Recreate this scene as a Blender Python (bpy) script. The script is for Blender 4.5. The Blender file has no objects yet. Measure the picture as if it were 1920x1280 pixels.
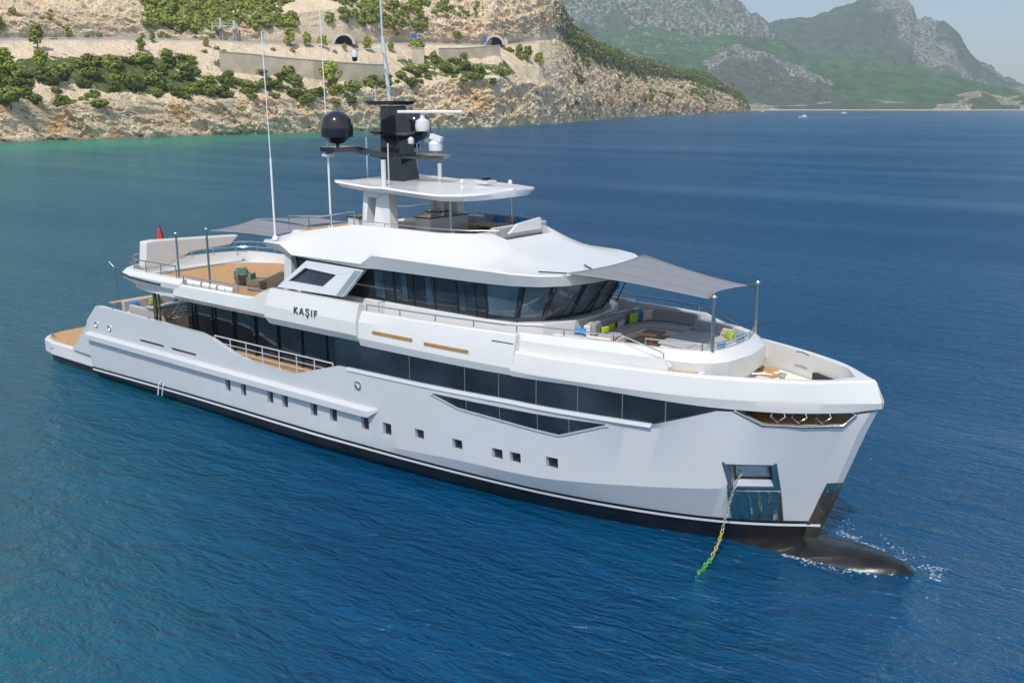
import bpy, bmesh, math, random
import numpy as np
from mathutils import Vector, Matrix
random.seed(7); rng = np.random.default_rng(11)
R = math.radians
scn = bpy.context.scene
# ------------------------------------------------------------------ camera (metres; x = bow, y = port, z = up)
CAM = Vector((11.01, -31.96, 15.0)); TH = R(38.0); PITCH = math.atan(441/1800.0)
Rt = Vector((math.cos(TH), math.sin(TH), 0)); Fh = Vector((-math.sin(TH), math.cos(TH), 0))
Fw = Fh*math.cos(PITCH) + Vector((0,0,-math.sin(PITCH))); Up = Fh*math.sin(PITCH) + Vector((0,0,math.cos(PITCH)))
cd = bpy.data.cameras.new("camera"); cam = bpy.data.objects.new("camera", cd); scn.collection.objects.link(cam)
m = Matrix.Identity(4)
for i in range(3): m[i][0] = Rt[i]; m[i][1] = Up[i]; m[i][2] = -Fw[i]; m[i][3] = CAM[i]
cam.matrix_world = m
cd.sensor_width = 36; cd.lens = 36*1800/1920.0; cd.clip_start = 0.5; cd.clip_end = 60000
scn.camera = cam
# ------------------------------------------------------------------ sky, sun, exposure
SUN = Vector((0.24, -0.53, 0.80)).normalized()
w = bpy.data.worlds.new("World"); scn.world = w; w.use_nodes = True
nt = w.node_tree; N = nt.nodes; L = nt.links
bg = N['Background']; sky = N.new('ShaderNodeTexSky'); sky.sky_type = 'NISHITA'; sky.sun_disc = False
sky.sun_elevation = math.asin(SUN.z); sky.sun_rotation = math.atan2(SUN.x, SUN.y)
sky.dust_density = 1.0; sky.air_density = 1.0; sky.ozone_density = 2.0
tc = N.new('ShaderNodeTexCoord'); mp = N.new('ShaderNodeMapping'); mp.inputs['Scale'].default_value = (2.2,2.2,9.0)
nz = N.new('ShaderNodeTexNoise'); nz.inputs['Scale'].default_value = 1.6; nz.inputs['Detail'].default_value = 7; nz.inputs['Roughness'].default_value = .55
cr = N.new('ShaderNodeValToRGB'); cr.color_ramp.elements[0].position = .47; cr.color_ramp.elements[1].position = .72
cr.color_ramp.elements[1].color = (.75,.75,.75,1)
mx = N.new('ShaderNodeMix'); mx.data_type = 'RGBA'; mx.inputs['B'].default_value = (5.6,5.5,5.6,1)
L.new(tc.outputs['Generated'], mp.inputs['Vector']); L.new(mp.outputs['Vector'], nz.inputs['Vector']); L.new(nz.outputs['Fac'], cr.inputs['Fac'])
L.new(cr.outputs['Color'], mx.inputs['Factor']); L.new(sky.outputs['Color'], mx.inputs['A']); L.new(mx.outputs['Result'], bg.inputs['Color'])
bg.inputs['Strength'].default_value = 0.14
sd = bpy.data.lights.new("sun", 'SUN'); sd.energy = 3.6; sd.angle = R(.53); sd.color = (1,.955,.89)
so = bpy.data.objects.new("sun", sd); scn.collection.objects.link(so)
so.rotation_euler = (-SUN).to_track_quat('-Z','Y').to_euler(); so.location = (0,0,100)
vs = scn.view_settings; vs.view_transform = 'Standard'; vs.look = 'None'; vs.exposure = 0.33; vs.gamma = 1
scn.render.engine = 'CYCLES'; scn.cycles.max_bounces = 6; scn.cycles.transparent_max_bounces = 12; scn.cycles.volume_bounces = 0

# ------------------------------------------------------------------ helpers
COL = scn.collection
def tag(o, label=None, cat=None, group=None, kind=None):
    if label: o['label'] = label
    if cat: o['category'] = cat
    if group: o['group'] = group
    if kind: o['kind'] = kind
    return o
def empty(name, loc, label, cat, group=None):
    o = bpy.data.objects.new(name, None); COL.objects.link(o); o.location = loc; return tag(o, label, cat, group)
class MB:
    def __init__(s): s.v = []; s.f = []
    def add(s, vs_, fs): b = len(s.v); s.v += [tuple(p) for p in vs_]; s.f += [tuple(i+b for i in f) for f in fs]; return s
    def box(s, c, d, rz=0, ry=0, rx=0):
        M = Matrix.Rotation(rz,3,'Z') @ Matrix.Rotation(ry,3,'Y') @ Matrix.Rotation(rx,3,'X'); c = Vector(c)
        P = [c + M @ Vector((sx*d[0]/2, sy*d[1]/2, sz*d[2]/2)) for sz in (-1,1) for sx,sy in ((-1,-1),(1,-1),(1,1),(-1,1))]
        return s.add(P, [(3,2,1,0),(4,5,6,7),(0,1,5,4),(1,2,6,5),(2,3,7,6),(3,0,4,7)])
    def tube(s, pts, r, n=8, r2=None):
        pts = [Vector(p) for p in pts]; k = len(pts); vs_ = []; fs = []
        for i, p in enumerate(pts):
            d = (pts[min(i+1,k-1)] - pts[max(i-1,0)]).normalized()
            a = d.orthogonal().normalized() if abs(d.z) > .9 else d.cross(Vector((0,0,1))).normalized(); b = d.cross(a)
            rr = r if r2 is None else r + (r2-r)*i/(k-1)
            vs_ += [p + (a*math.cos(t)+b*math.sin(t))*rr for t in [2*math.pi*j/n for j in range(n)]]
        for i in range(k-1):
            for j in range(n): fs.append((i*n+j, i*n+(j+1)%n, (i+1)*n+(j+1)%n, (i+1)*n+j))
        fs += [tuple(range(n-1,-1,-1)), tuple((k-1)*n+j for j in range(n))]
        return s.add(vs_, fs)
    def loft(s, lines, close=False, caps=False):
        n = len(lines[0]); vs_ = [p for l in lines for p in l]; fs = []; k = len(lines)
        for i in range(k if close else k-1):
            for j in range(n-1):
                a, b = i*n+j, ((i+1)%k)*n+j; fs.append((a, a+1, b+1, b))
        if caps: fs += [tuple(i*n for i in range(k)), tuple(i*n+n-1 for i in range(k))[::-1]]
        return s.add(vs_, fs)
    def prism(s, top, bot):          # two matching outlines
        n = len(top); return s.add(list(bot)+list(top), [tuple(range(n-1,-1,-1)), tuple(range(n,2*n))] + [(i,(i+1)%n,n+(i+1)%n,n+i) for i in range(n)])
    def plan(s, pts, z0, z1): return s.prism([(x,y,z1) for x,y in pts], [(x,y,z0) for x,y in pts])
    def lathe(s, c, prof, n=24):
        vs_ = []; fs = []
        for r, z in prof: vs_ += [(c[0]+r*math.cos(2*math.pi*j/n), c[1]+r*math.sin(2*math.pi*j/n), c[2]+z) for j in range(n)]
        for i in range(len(prof)-1):
            for j in range(n): fs.append((i*n+j, i*n+(j+1)%n, (i+1)*n+(j+1)%n, (i+1)*n+j))
        fs += [tuple(range(n-1,-1,-1)), tuple((len(prof)-1)*n+j for j in range(n))]
        return s.add(vs_, fs)
    def mirror(s):
        n = len(s.v); s.v += [(x,-y,z) for x,y,z in s.v]; s.f += [tuple(i+n for i in f[::-1]) for f in list(s.f)]; return s
    def build(s, name, mat, parent=None, smooth=None, bevel=0, merge=0, offset=None):
        me = bpy.data.meshes.new(name); me.from_pydata(s.v, [], s.f)
        bm = bmesh.new(); bm.from_mesh(me)
        if merge: bmesh.ops.remove_doubles(bm, verts=bm.verts, dist=merge)
        bmesh.ops.recalc_face_normals(bm, faces=bm.faces)
        bm.to_mesh(me); bm.free(); me.materials.append(mat)
        o = bpy.data.objects.new(name, me); COL.objects.link(o)
        if smooth is not None:
            me.polygons.foreach_set('use_smooth', [True]*len(me.polygons)); me.set_sharp_from_angle(angle=R(smooth))
        if bevel:
            b = o.modifiers.new('bevel','BEVEL'); b.width = bevel; b.segments = 2; b.limit_method = 'ANGLE'; b.angle_limit = R(25)
            if smooth is not None: b.harden_normals = True
        if parent: o.parent = parent
        return o
def pw(pts, smooth=False):
    a = np.array(pts, float); X, Y = a[:,0], a[:,1]
    if not smooth or len(X) < 3: return lambda x: np.interp(x, X, Y)
    h = np.diff(X); d = np.diff(Y)/h; mm = np.zeros(len(X)); mm[0] = d[0]; mm[-1] = d[-1]
    for i in range(1,len(X)-1):
        if d[i-1]*d[i] > 0: w1 = 2*h[i]+h[i-1]; w2 = h[i]+2*h[i-1]; mm[i] = (w1+w2)/(w1/d[i-1]+w2/d[i])
    def f(x):
        x = np.clip(x, X[0], X[-1]); i = np.clip(np.searchsorted(X, x)-1, 0, len(X)-2); t = (x-X[i])/h[i]
        return (2*t**3-3*t**2+1)*Y[i]+(t**3-2*t**2+t)*h[i]*mm[i]+(-2*t**3+3*t**2)*Y[i+1]+(t**3-t**2)*h[i]*mm[i+1]
    return f
# ---- materials
def mat(name, col, rough=.5, metal=0, noise=0, nscale=5, bump=0, bscale=30, coat=0, spec=.5, col2=None, sub=0):
    m_ = bpy.data.materials.new(name); m_.use_nodes = True; n = m_.node_tree.nodes; l = m_.node_tree.links; b = n['Principled BSDF']
    b.inputs['Roughness'].default_value = rough; b.inputs['Metallic'].default_value = metal; b.inputs['Coat Weight'].default_value = coat
    b.inputs['Specular IOR Level'].default_value = spec; b.inputs['Coat Roughness'].default_value = .06
    g = n.new('ShaderNodeTexCoord'); t = n.new('ShaderNodeTexNoise'); t.inputs['Scale'].default_value = nscale; t.inputs['Detail'].default_value = 5
    l.new(g.outputs['Object'], t.inputs['Vector']); r = n.new('ShaderNodeMix'); r.data_type = 'RGBA'
    c2 = col2 or tuple(c*(1-noise) for c in col)
    r.inputs['A'].default_value = (*col,1); r.inputs['B'].default_value = (*c2,1)
    rr = n.new('ShaderNodeValToRGB'); rr.color_ramp.elements[0].position = .35; rr.color_ramp.elements[1].position = .65
    l.new(t.outputs['Fac'], rr.inputs['Fac']); l.new(rr.outputs['Color'], r.inputs['Factor']); l.new(r.outputs['Result'], b.inputs['Base Color'])
    if bump:
        t2 = n.new('ShaderNodeTexNoise'); t2.inputs['Scale'].default_value = bscale; t2.inputs['Detail'].default_value = 4; l.new(g.outputs['Object'], t2.inputs['Vector'])
        bp = n.new('ShaderNodeBump'); bp.inputs['Strength'].default_value = bump; bp.inputs['Distance'].default_value = .05
        l.new(t2.outputs['Fac'], bp.inputs['Height']); l.new(bp.outputs['Normal'], b.inputs['Normal'])
    return m_
WHITE = mat('white_gelcoat', (.60,.60,.585), .28, noise=.03, nscale=.5, coat=.3)
GREY = mat('hull_paint', (.525,.54,.555), .12, noise=.05, nscale=.25, coat=.7, bump=.12, bscale=.9)
BLACK = mat('antifouling_black', (.012,.013,.016), .35, noise=.5, nscale=1.2, bump=.2, bscale=4)
GLOSSB = mat('gloss_black', (.012,.013,.017), .12, coat=.5)
GLASS = mat('dark_glass', (.008,.011,.016), .04, spec=.8, nscale=.55, col2=(.022,.032,.045), bump=.03, bscale=.7)
STEEL = mat('stainless_steel', (.62,.62,.60), .18, metal=1)
CHROME = mat('polished_steel', (.64,.63,.54), .07, metal=1, bump=.5, bscale=2.5)
GREYRAIL = mat('grey_rail_paint', (.55,.58,.60), .3, metal=.3)
CREAM = mat('cream_gelcoat', (.74,.70,.60), .4, noise=.04, nscale=1)
GFAB = mat('grey_upholstery', (.40,.40,.42), .9, noise=.12, nscale=8, bump=.3, bscale=60)
DFAB = mat('dark_grey_upholstery', (.27,.29,.295), .9, noise=.12, nscale=8, bump=.3, bscale=60)
AWN = mat('awning_cloth', (.20,.205,.225), .85, noise=.06, nscale=3, bump=.15, bscale=12)
LIME = mat('lime_cloth', (.33,.47,.03), .85, noise=.2, nscale=9); BLUE = mat('blue_cloth', (.02,.25,.60), .85, noise=.2, nscale=9)
BEIGE = mat('beige_cloth', (.42,.39,.34), .9, noise=.15, nscale=9); LGREY = mat('pale_grey_cloth', (.42,.42,.44), .9, noise=.15, nscale=9)
WICK = mat('wicker', (.23,.19,.13), .7, noise=.4, nscale=40, bump=.6, bscale=60); GREENF = mat('sage_cloth', (.16,.27,.24), .9, noise=.15, nscale=9)
DWOOD = mat('varnished_wood', (.17,.07,.03), .5, noise=.4, nscale=7)
BRASS = mat('slot_teak', (.38,.22,.07), .5, noise=.25, nscale=6)  # plain teak brown for slots and straps
RED = mat('red_cloth', (.65,.02,.02), .8); MULL = mat('mullion_grey', (.13,.14,.155), .4); DARK = mat('dark_recess', (.02,.02,.022), .6)
def teak():
    m_ = mat('teak_planking', (.50,.29,.12), .6, noise=.15, nscale=3); n = m_.node_tree.nodes; l = m_.node_tree.links
    g = n.new('ShaderNodeTexCoord'); s = n.new('ShaderNodeSeparateXYZ'); l.new(g.outputs['Object'], s.inputs[0])
    a = n.new('ShaderNodeMath'); a.operation = 'MULTIPLY'; a.inputs[1].default_value = 9.0; l.new(s.outputs['Y'], a.inputs[0])
    f = n.new('ShaderNodeMath'); f.operation = 'FRACT'; l.new(a.outputs[0], f.inputs[0])
    c = n.new('ShaderNodeMath'); c.operation = 'LESS_THAN'; c.inputs[1].default_value = .09; l.new(f.outputs[0], c.inputs[0])
    x = n.new('ShaderNodeMix'); x.data_type = 'RGBA'; b = n['Principled BSDF']; src = b.inputs['Base Color'].links[0].from_socket
    l.new(src, x.inputs['A']); x.inputs['B'].default_value = (.10,.07,.045,1); l.new(c.outputs[0], x.inputs['Factor']); l.new(x.outputs['Result'], b.inputs['Base Color'])
    return m_
TEAK = teak()

# ------------------------------------------------------------------ numpy noise
def vnoise(x, y, z=0.0, seed=0):
    x = np.asarray(x, float); y = np.asarray(y, float); z = np.zeros_like(x)+z
    xi, yi, zi = np.floor(x).astype(np.int64), np.floor(y).astype(np.int64), np.floor(z).astype(np.int64)
    fx, fy, fz = x-xi, y-yi, z-zi; fx, fy, fz = [t*t*(3-2*t) for t in (fx,fy,fz)]
    def h(a,b,c):
        n = (a*73856093) ^ (b*19349663) ^ (c*83492791) ^ (seed*2654435761); n = (n ^ (n >> 13)) * 1274126177 & 0x7fffffff; n = n ^ (n >> 16)
        return (n & 0xffff)/65535.0
    r = 0
    for dx in (0,1):
        for dy in (0,1):
            for dz in (0,1):
                r = r + h(xi+dx,yi+dy,zi+dz)*(fx if dx else 1-fx)*(fy if dy else 1-fy)*(fz if dz else 1-fz)
    return r
def fbm(x, y, z=0.0, o=5, g=.5, seed=0):
    a, s, r = 1.0, 0.0, 0
    for i in range(o): r = r + a*vnoise(x*2**i, y*2**i, np.asarray(z)*2**i, seed+i); s += a; a *= g
    return r/s
def ridged(x, y, z=0.0, o=5, g=.55, seed=0):
    a, s, r = 1.0, 0.0, 0
    for i in range(o): r = r + a*(1-np.abs(2*vnoise(x*2**i, y*2**i, np.asarray(z)*2**i, seed+i)-1)); s += a; a *= g
    return r/s
def grid_mesh(name, P, material, attrs=None, smooth=False):
    nr, nc = P.shape[:2]; me = bpy.data.meshes.new(name)
    me.vertices.add(nr*nc); me.vertices.foreach_set('co', P.reshape(-1).astype(np.float32))
    i, j = np.meshgrid(np.arange(nr-1), np.arange(nc-1), indexing='ij'); a = (i*nc+j).ravel()
    q = np.stack([a, a+1, a+nc+1, a+nc], 1); n = len(q)
    me.loops.add(n*4); me.loops.foreach_set('vertex_index', q.ravel().astype(np.int32))
    me.polygons.add(n); me.polygons.foreach_set('loop_start', np.arange(0,n*4,4,dtype=np.int32)); me.polygons.foreach_set('use_smooth', np.full(n, smooth))
    me.update(calc_edges=True); me.validate()
    for k, v in (attrs or {}).items():
        at = me.attributes.new(k, 'FLOAT', 'POINT'); at.data.foreach_set('value', v.ravel().astype(np.float32))
    me.materials.append(material); o = bpy.data.objects.new(name, me); COL.objects.link(o); return o

# ================================================================== SEA
SEAZ = -.35
def water_mat():
    m_ = bpy.data.materials.new('sea_water'); m_.use_nodes = True; n = m_.node_tree.nodes; l = m_.node_tree.links
    b = n['Principled BSDF']; out = n['Material Output']
    g = n.new('ShaderNodeNewGeometry')
    def noise(scale, sx, sy, det=4, rough=.55, dist=0.0, rz=0.0):
        mp_ = n.new('ShaderNodeMapping'); mp_.inputs['Rotation'].default_value = (0,0,rz); mp_.inputs['Scale'].default_value = (sx,sy,1)
        t = n.new('ShaderNodeTexNoise'); t.inputs['Scale'].default_value = scale; t.inputs['Detail'].default_value = det; t.inputs['Roughness'].default_value = rough
        t.inputs['Distortion'].default_value = dist; l.new(g.outputs['Position'], mp_.inputs['Vector']); l.new(mp_.outputs['Vector'], t.inputs['Vector']); return t.outputs['Fac']
    def math_(op, a, b_=None, clamp=False):
        k = n.new('ShaderNodeMath'); k.operation = op; k.use_clamp = clamp
        for i_, v in enumerate((a, b_)):
            if v is None: continue
            if isinstance(v, (int,float)): k.inputs[i_].default_value = v
            else: l.new(v, k.inputs[i_])
        return k.outputs[0]
    dirz = TH - math.pi/2*0 
    w1 = noise(1.5, .55, 1.5, 5, .62, .5, -TH+.08); w1b = noise(.5, .6, 1.5, 4, .55, .4, -TH-.15); w2 = noise(.12, .6, 1.5, 3, .5, .2, -TH-.3); w3 = noise(4.6, .7, 1.3, 3, .55, 0, -TH+.25)
    h = math_('ADD', math_('MULTIPLY', w1, .50), math_('ADD', math_('ADD', math_('MULTIPLY', w2, 1.2), math_('MULTIPLY', w1b, .70)), math_('MULTIPLY', w3, .17)))
    # calmer and rougher patches of wind
    pt = noise(.014, .35, 2.2, 5, .6, .8, -TH+.12)
    st = n.new('ShaderNodeMapRange'); st.inputs['From Min'].default_value = .35; st.inputs['From Max'].default_value = .65; st.inputs['To Min'].default_value = .5; st.inputs['To Max'].default_value = 1.0
    l.new(pt, st.inputs['Value'])
    bp = n.new('ShaderNodeBump'); bp.inputs['Distance'].default_value = 1.0; l.new(h, bp.inputs['Height']); l.new(st.outputs[0], bp.inputs['Strength'])
    # water body colour: deep blue, turquoise coastal shelf, plus the hillside's green reflection painted in at left
    at = n.new('ShaderNodeAttribute'); at.attribute_name = 'shelf_and_reflection'
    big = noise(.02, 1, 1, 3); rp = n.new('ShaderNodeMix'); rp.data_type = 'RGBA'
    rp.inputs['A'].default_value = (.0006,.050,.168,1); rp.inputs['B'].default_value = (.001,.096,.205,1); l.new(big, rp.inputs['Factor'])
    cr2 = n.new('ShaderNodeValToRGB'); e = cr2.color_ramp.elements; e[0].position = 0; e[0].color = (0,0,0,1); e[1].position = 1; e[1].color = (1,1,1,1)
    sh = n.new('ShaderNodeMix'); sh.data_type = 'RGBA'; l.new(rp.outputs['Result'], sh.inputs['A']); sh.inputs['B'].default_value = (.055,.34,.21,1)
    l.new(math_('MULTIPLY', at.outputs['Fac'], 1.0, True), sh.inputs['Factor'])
    tr = n.new('ShaderNodeBsdfTransparent'); tr.inputs['Color'].default_value = (.35,.80,.95,1); df = n.new('ShaderNodeBsdfDiffuse'); l.new(sh.outputs['Result'], df.inputs['Color']); l.new(bp.outputs['Normal'], df.inputs['Normal'])
    ms = n.new('ShaderNodeMixShader'); ms.inputs[0].default_value = .36; l.new(df.outputs[0], ms.inputs[1]); l.new(tr.outputs[0], ms.inputs[2])
    gs = n.new('ShaderNodeBsdfGlossy'); gs.inputs['Roughness'].default_value = .10; gs.inputs['Color'].default_value = (.70,.86,1,1); l.new(bp.outputs['Normal'], gs.inputs['Normal'])
    fr = n.new('ShaderNodeFresnel'); fr.inputs['IOR'].default_value = 1.33; l.new(bp.outputs['Normal'], fr.inputs['Normal'])
    m2 = n.new('ShaderNodeMixShader'); l.new(fr.outputs[0], m2.inputs[0]); l.new(ms.outputs[0], m2.inputs[1]); l.new(gs.outputs[0], m2.inputs[2]); l.new(m2.outputs[0], out.inputs['Surface']); n.remove(b)
    return m_
def at_px(u, D, z=0.0):       # world point on image column u (at horizon height) at horizontal depth D
    u = np.asarray(u, float); D = np.asarray(D, float); lat = (u-960)/1800.0*D*math.cos(PITCH)*1.0
    x = CAM.x + Fh.x*D + Rt.x*lat; y = CAM.y + Fh.y*D + Rt.y*lat
    return np.stack([x, y, np.zeros_like(x)+z], -1)
def zlev(y, D): return 15.0 + D*math.cos(PITCH)*0 + D*np.tan(np.arctan((640-np.asarray(y,float))/1800.0)-PITCH)
coastD = pw([(-2400,240),(-900,330),(-200,420),(0,428),(200,474),(400,529),(540,574),(650,614),(780,692),(927,750),(1010,835),(1044,900),(1075,970),(1130,1150),(1254,1687),(1320,1930),(1382,2250),(1403,2455),(1430,3500),(2600,3600)])
# sea sheet: polar fan round the camera, dense near the yacht
rr_ = np.concatenate([[0.5],np.geomspace(6, 13500, 150)]); aa = np.linspace(0, 2*math.pi, 361)
RR, AA = np.meshgrid(rr_, aa, indexing='ij'); SX = CAM.x + RR*np.cos(AA); SY = CAM.y + RR*np.sin(AA)
dep = (SX-CAM.x)*Fh.x + (SY-CAM.y)*Fh.y; lat_ = (SX-CAM.x)*Rt.x + (SY-CAM.y)*Rt.y
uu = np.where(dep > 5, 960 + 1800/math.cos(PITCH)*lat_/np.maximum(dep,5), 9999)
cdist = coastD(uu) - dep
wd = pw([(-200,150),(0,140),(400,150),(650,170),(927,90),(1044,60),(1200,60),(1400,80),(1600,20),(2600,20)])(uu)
shelf_refl = np.where((dep > 5), np.clip(1-cdist/wd, 0, 1)**1.1 + .80*np.clip(1-cdist/580,0,1)**.9*np.clip((800-uu)/500,0,1), 0); shelf_refl = shelf_refl*(.75+.5*fbm(SX/60, SY/60, 0, 3)-.25)  # second term paints the hillside's green reflection into the water colour at left
tag(grid_mesh('sea', np.stack([SX,SY,np.full_like(SX,SEAZ)],-1)[:, ::-1].copy(), water_mat(), {'shelf_and_reflection': shelf_refl[:, ::-1].copy()}, True), kind='structure')
bed = mat('seabed', (.002,.11,.19), .9)
MB().add([(x,y,-16) for x,y in ((-9500,-9500),(9500,-9500),(9500,9500),(-9500,9500))], [(0,1,2,3)]).build('seabed', bed)['kind'] = 'structure'

# ================================================================== YACHT
Y = empty('yacht', (0,0,0), 'white and pale grey three deck motor yacht at anchor with its bow towards the viewer', 'yacht')
yK = pw([(-48,4.5),(-40,4.6),(-25,4.7),(-15,4.7),(-10,4.52),(-6,3.9),(-3.7,3.35),(-2,2.68),(-.7,2.03),(.1,1.52),(.84,.95),(1.4,.48),(1.75,.2),(1.92,0)], True)
yW = pw([(-42,4.45),(-31,4.5),(-22.6,4.6),(-18.3,4.4),(-13,4.0),(-8.5,3.4),(-4.8,2.5),(-2.2,1.45),(-.8,.62),(0,.04)], True)
sheer = pw([(-41.4,3.04),(-40.2,4.05),(-39.8,4.08),(-30.2,3.95),(-29.1,3.77),(-27.4,3.27),(-26.2,3.13),(-23.1,3.05),(-20.0,3.96),(-15.6,4.02),(-10.5,4.14),(-4.87,4.12),(-2.8,4.86),(-2.2,4.88),(-1.4,4.48),(.85,4.52),(1.2,4.92),(1.72,5.03)])
zC = pw([(-42,.75),(-17,.88),(-13.2,1.1),(-9.7,1.2),(-7.4,1.4),(-5.4,1.63),(-3.6,1.84),(-1.9,2.0),(-.4,2.06),(.75,2.18)], True)
XA = -41.4
tt = np.concatenate([np.linspace(0,.80,66)[:-1], np.linspace(.80,1,50)])
brk = np.array([-40.2,-30.2,-29.1,-27.4,-26.2,-23.1,-20.0,-4.87,-2.8,-2.2,-1.4,.85,1.2])
tt = np.unique(np.concatenate([tt, (brk-XA)/(1.72-XA)]))
def hline(yf, zf, xs, off=0.0, zo=0.0):
    x = XA + (xs-XA)*tt; y = np.maximum(yf(x)-off, 0.0); return x, y, zf(x)+zo
def yCf(x):
    a = .55*yW(np.minimum(x,-.05)) + .45*yK(x); return np.where(x < -2.5, a, a*np.clip((.75-x)/3.25,0,1)**.35 if True else a)
stemx = lambda z: np.interp(z, [-2,0,2.18,5.05,5.5], [-.4,0,.75,1.72,1.9])
# each level: (z, half breadth) on the same t
Ls = []
def level(xs, yf, zf): x = XA+(xs-XA)*tt; yy = yf(x); yy = yy*np.where(tt>=1,0,1); return np.stack([x, np.maximum(yy,0), zf(x)],1)
kee = level(-.5, lambda x: yW(x)*.55*np.clip((-.5-x)/3,0,1)**.6, lambda x: x*0-2.2)
wat = level(0.0, yW, lambda x: x*0.0)
yCc = lambda x: (.55*yW(x)+.45*yK(x))*np.where(x>-2.6, np.clip(( .75-x)/3.35,0,1)**.12, 1)
def yC(x):
    base = .28*yW(x)+.72*yK(x); tip = pw([(-3,0),(.75,1)])(x); lin = (.28*yW(-3.)+.72*yK(-3.))*(1-((x+3)/3.75).clip(0,1)**1.15); return np.where(x > -3, lin, base)
chi = level(.75, yC, zC)
midz = lambda x: pw([(-42,2.6),(-15,2.9),(-8,3.7),(-4.3,4.03),(-1.9,4.09),(.3,4.22),(1.42,4.25)])(x)
def ym(x): return np.where(x > -12, yK(x*1.0+.28*((x+12)/12).clip(0,1))*.985+.0, yK(x)*.993)
mid = level(1.42, lambda x: np.maximum(ym(x),0), lambda x: np.minimum(midz(x), sheer(x)-.12))
top = level(1.72, lambda x: yK(np.minimum(x+.2*((x+4)/5).clip(0,1),1.92))*.998, sheer)
tin = top.copy(); tin[:,1] = np.maximum(top[:,1]-.24,0); tin[:,0] = np.minimum(tin[:,0], 1.45)
dzf = pw([(-42,2.2),(-40,2.90),(-20.6,2.90),(-20.0,2.9),(-18.5,3.3),(-5,3.5),(-4,4.42),(2,4.45)])
din = tin.copy(); din[:,2] = np.minimum(dzf(din[:,0]), tin[:,2]-.06)
cen = din.copy(); cen[:,1] = 0
prof = [kee, wat, chi, mid, top, tin, din]
lines = [l*np.array([1,-1,1]) for l in prof] + [cen] + [l for l in prof[::-1]]
HB = MB().loft(lines, close=True, caps=True)
hull = HB.build('hull', GREY, Y, merge=.003)
def hb(x, z):       # half breadth of the hull side at x, z
    xs_ = [kee, wat, chi, mid, top]; ys = [float(np.interp(x, l[:,0], l[:,1])) for l in xs_]; zs = [float(np.interp(x, l[:,0], l[:,2])) for l in xs_]
    return float(np.interp(z, zs, ys))
# window recesses cut into the shell
ports = [(-28.17,1.56,.42,.62),(-26.92,1.56,.42,.62),(-24.86,1.58,.44,.62),(-23.78,1.58,.44,.62),(-21.75,1.58,.46,.62),(-20.44,1.58,.46,.62),(-18.43,1.60,.46,.60),(-17.1,1.63,.5,.56),
         (-15.22,1.80,.50,.44),(-13.2,1.79,.50,.44),(-11.24,1.80,.50,.44),(-10.4,1.82,.50,.44),(-8.78,1.94,.50,.44)]
cut = MB()
for s_ in (-1,1):
    for x,z,wd_,hh in ports:
        cut.box((x, s_*(hb(x,z)+.1), z), (wd_,.64,hh))
    for x,wd_,z in ((-34.75,2.3,2.72),(-31.8,2.2,2.72)): cut.box((x, s_*(hb(x,z)+.1), z), (wd_,.42,.13))
    cut.prism([(-2.52,s_*1.05,2.92),(-1.08,s_*.75,2.95),(-1.02,s_*.75,1.98),(-2.36,s_*1.05,1.95)],[(-2.62,s_*3.1,2.92),(-1.06,s_*2.8,2.95),(-1.00,s_*2.8,1.98),(-2.42,s_*3.1,1.95)])
cut.v = [tuple(v) for v in cut.v]
cutter = cut.build('cutter', DARK)
bo = hull.modifiers.new('b','BOOLEAN'); bo.operation = 'DIFFERENCE'; bo.solver = 'EXACT'; bo.object = cutter; bo.use_self = False
bpy.context.view_layer.update()
dg = bpy.context.evaluated_depsgraph_get(); me2 = bpy.data.meshes.new_from_object(hull.evaluated_get(dg))
print('hull faces', len(hull.data.polygons), '->', len(me2.polygons))
hull.modifiers.clear(); hull.data = me2; bpy.data.objects.remove(cutter)
me2.polygons.foreach_set('use_smooth', [True]*len(me2.polygons)); me2.set_sharp_from_angle(angle=R(14))
while len(me2.materials) > 1: me2.materials.pop()
me2.materials[0] = GREY; me2.polygons.foreach_set('material_index', [0]*len(me2.polygons))
SS = (-1,1)
for s_ in SS:
    for x,z,wd_,hh in ports:
        p = MB(); y0 = s_*(hb(x,z)-.17); p.box((x,y0,z),(wd_-.01,.02,hh-.01)); p.build('porthole', GLASS, Y)
    for x,wd_,z in ((-34.75,2.3,2.72),(-31.8,2.2,2.72)):
        MB().box((x,s_*(hb(x,z)-.075),z),(wd_-.02,.01,.11)).build('vent_slot', DARK, Y)
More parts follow.
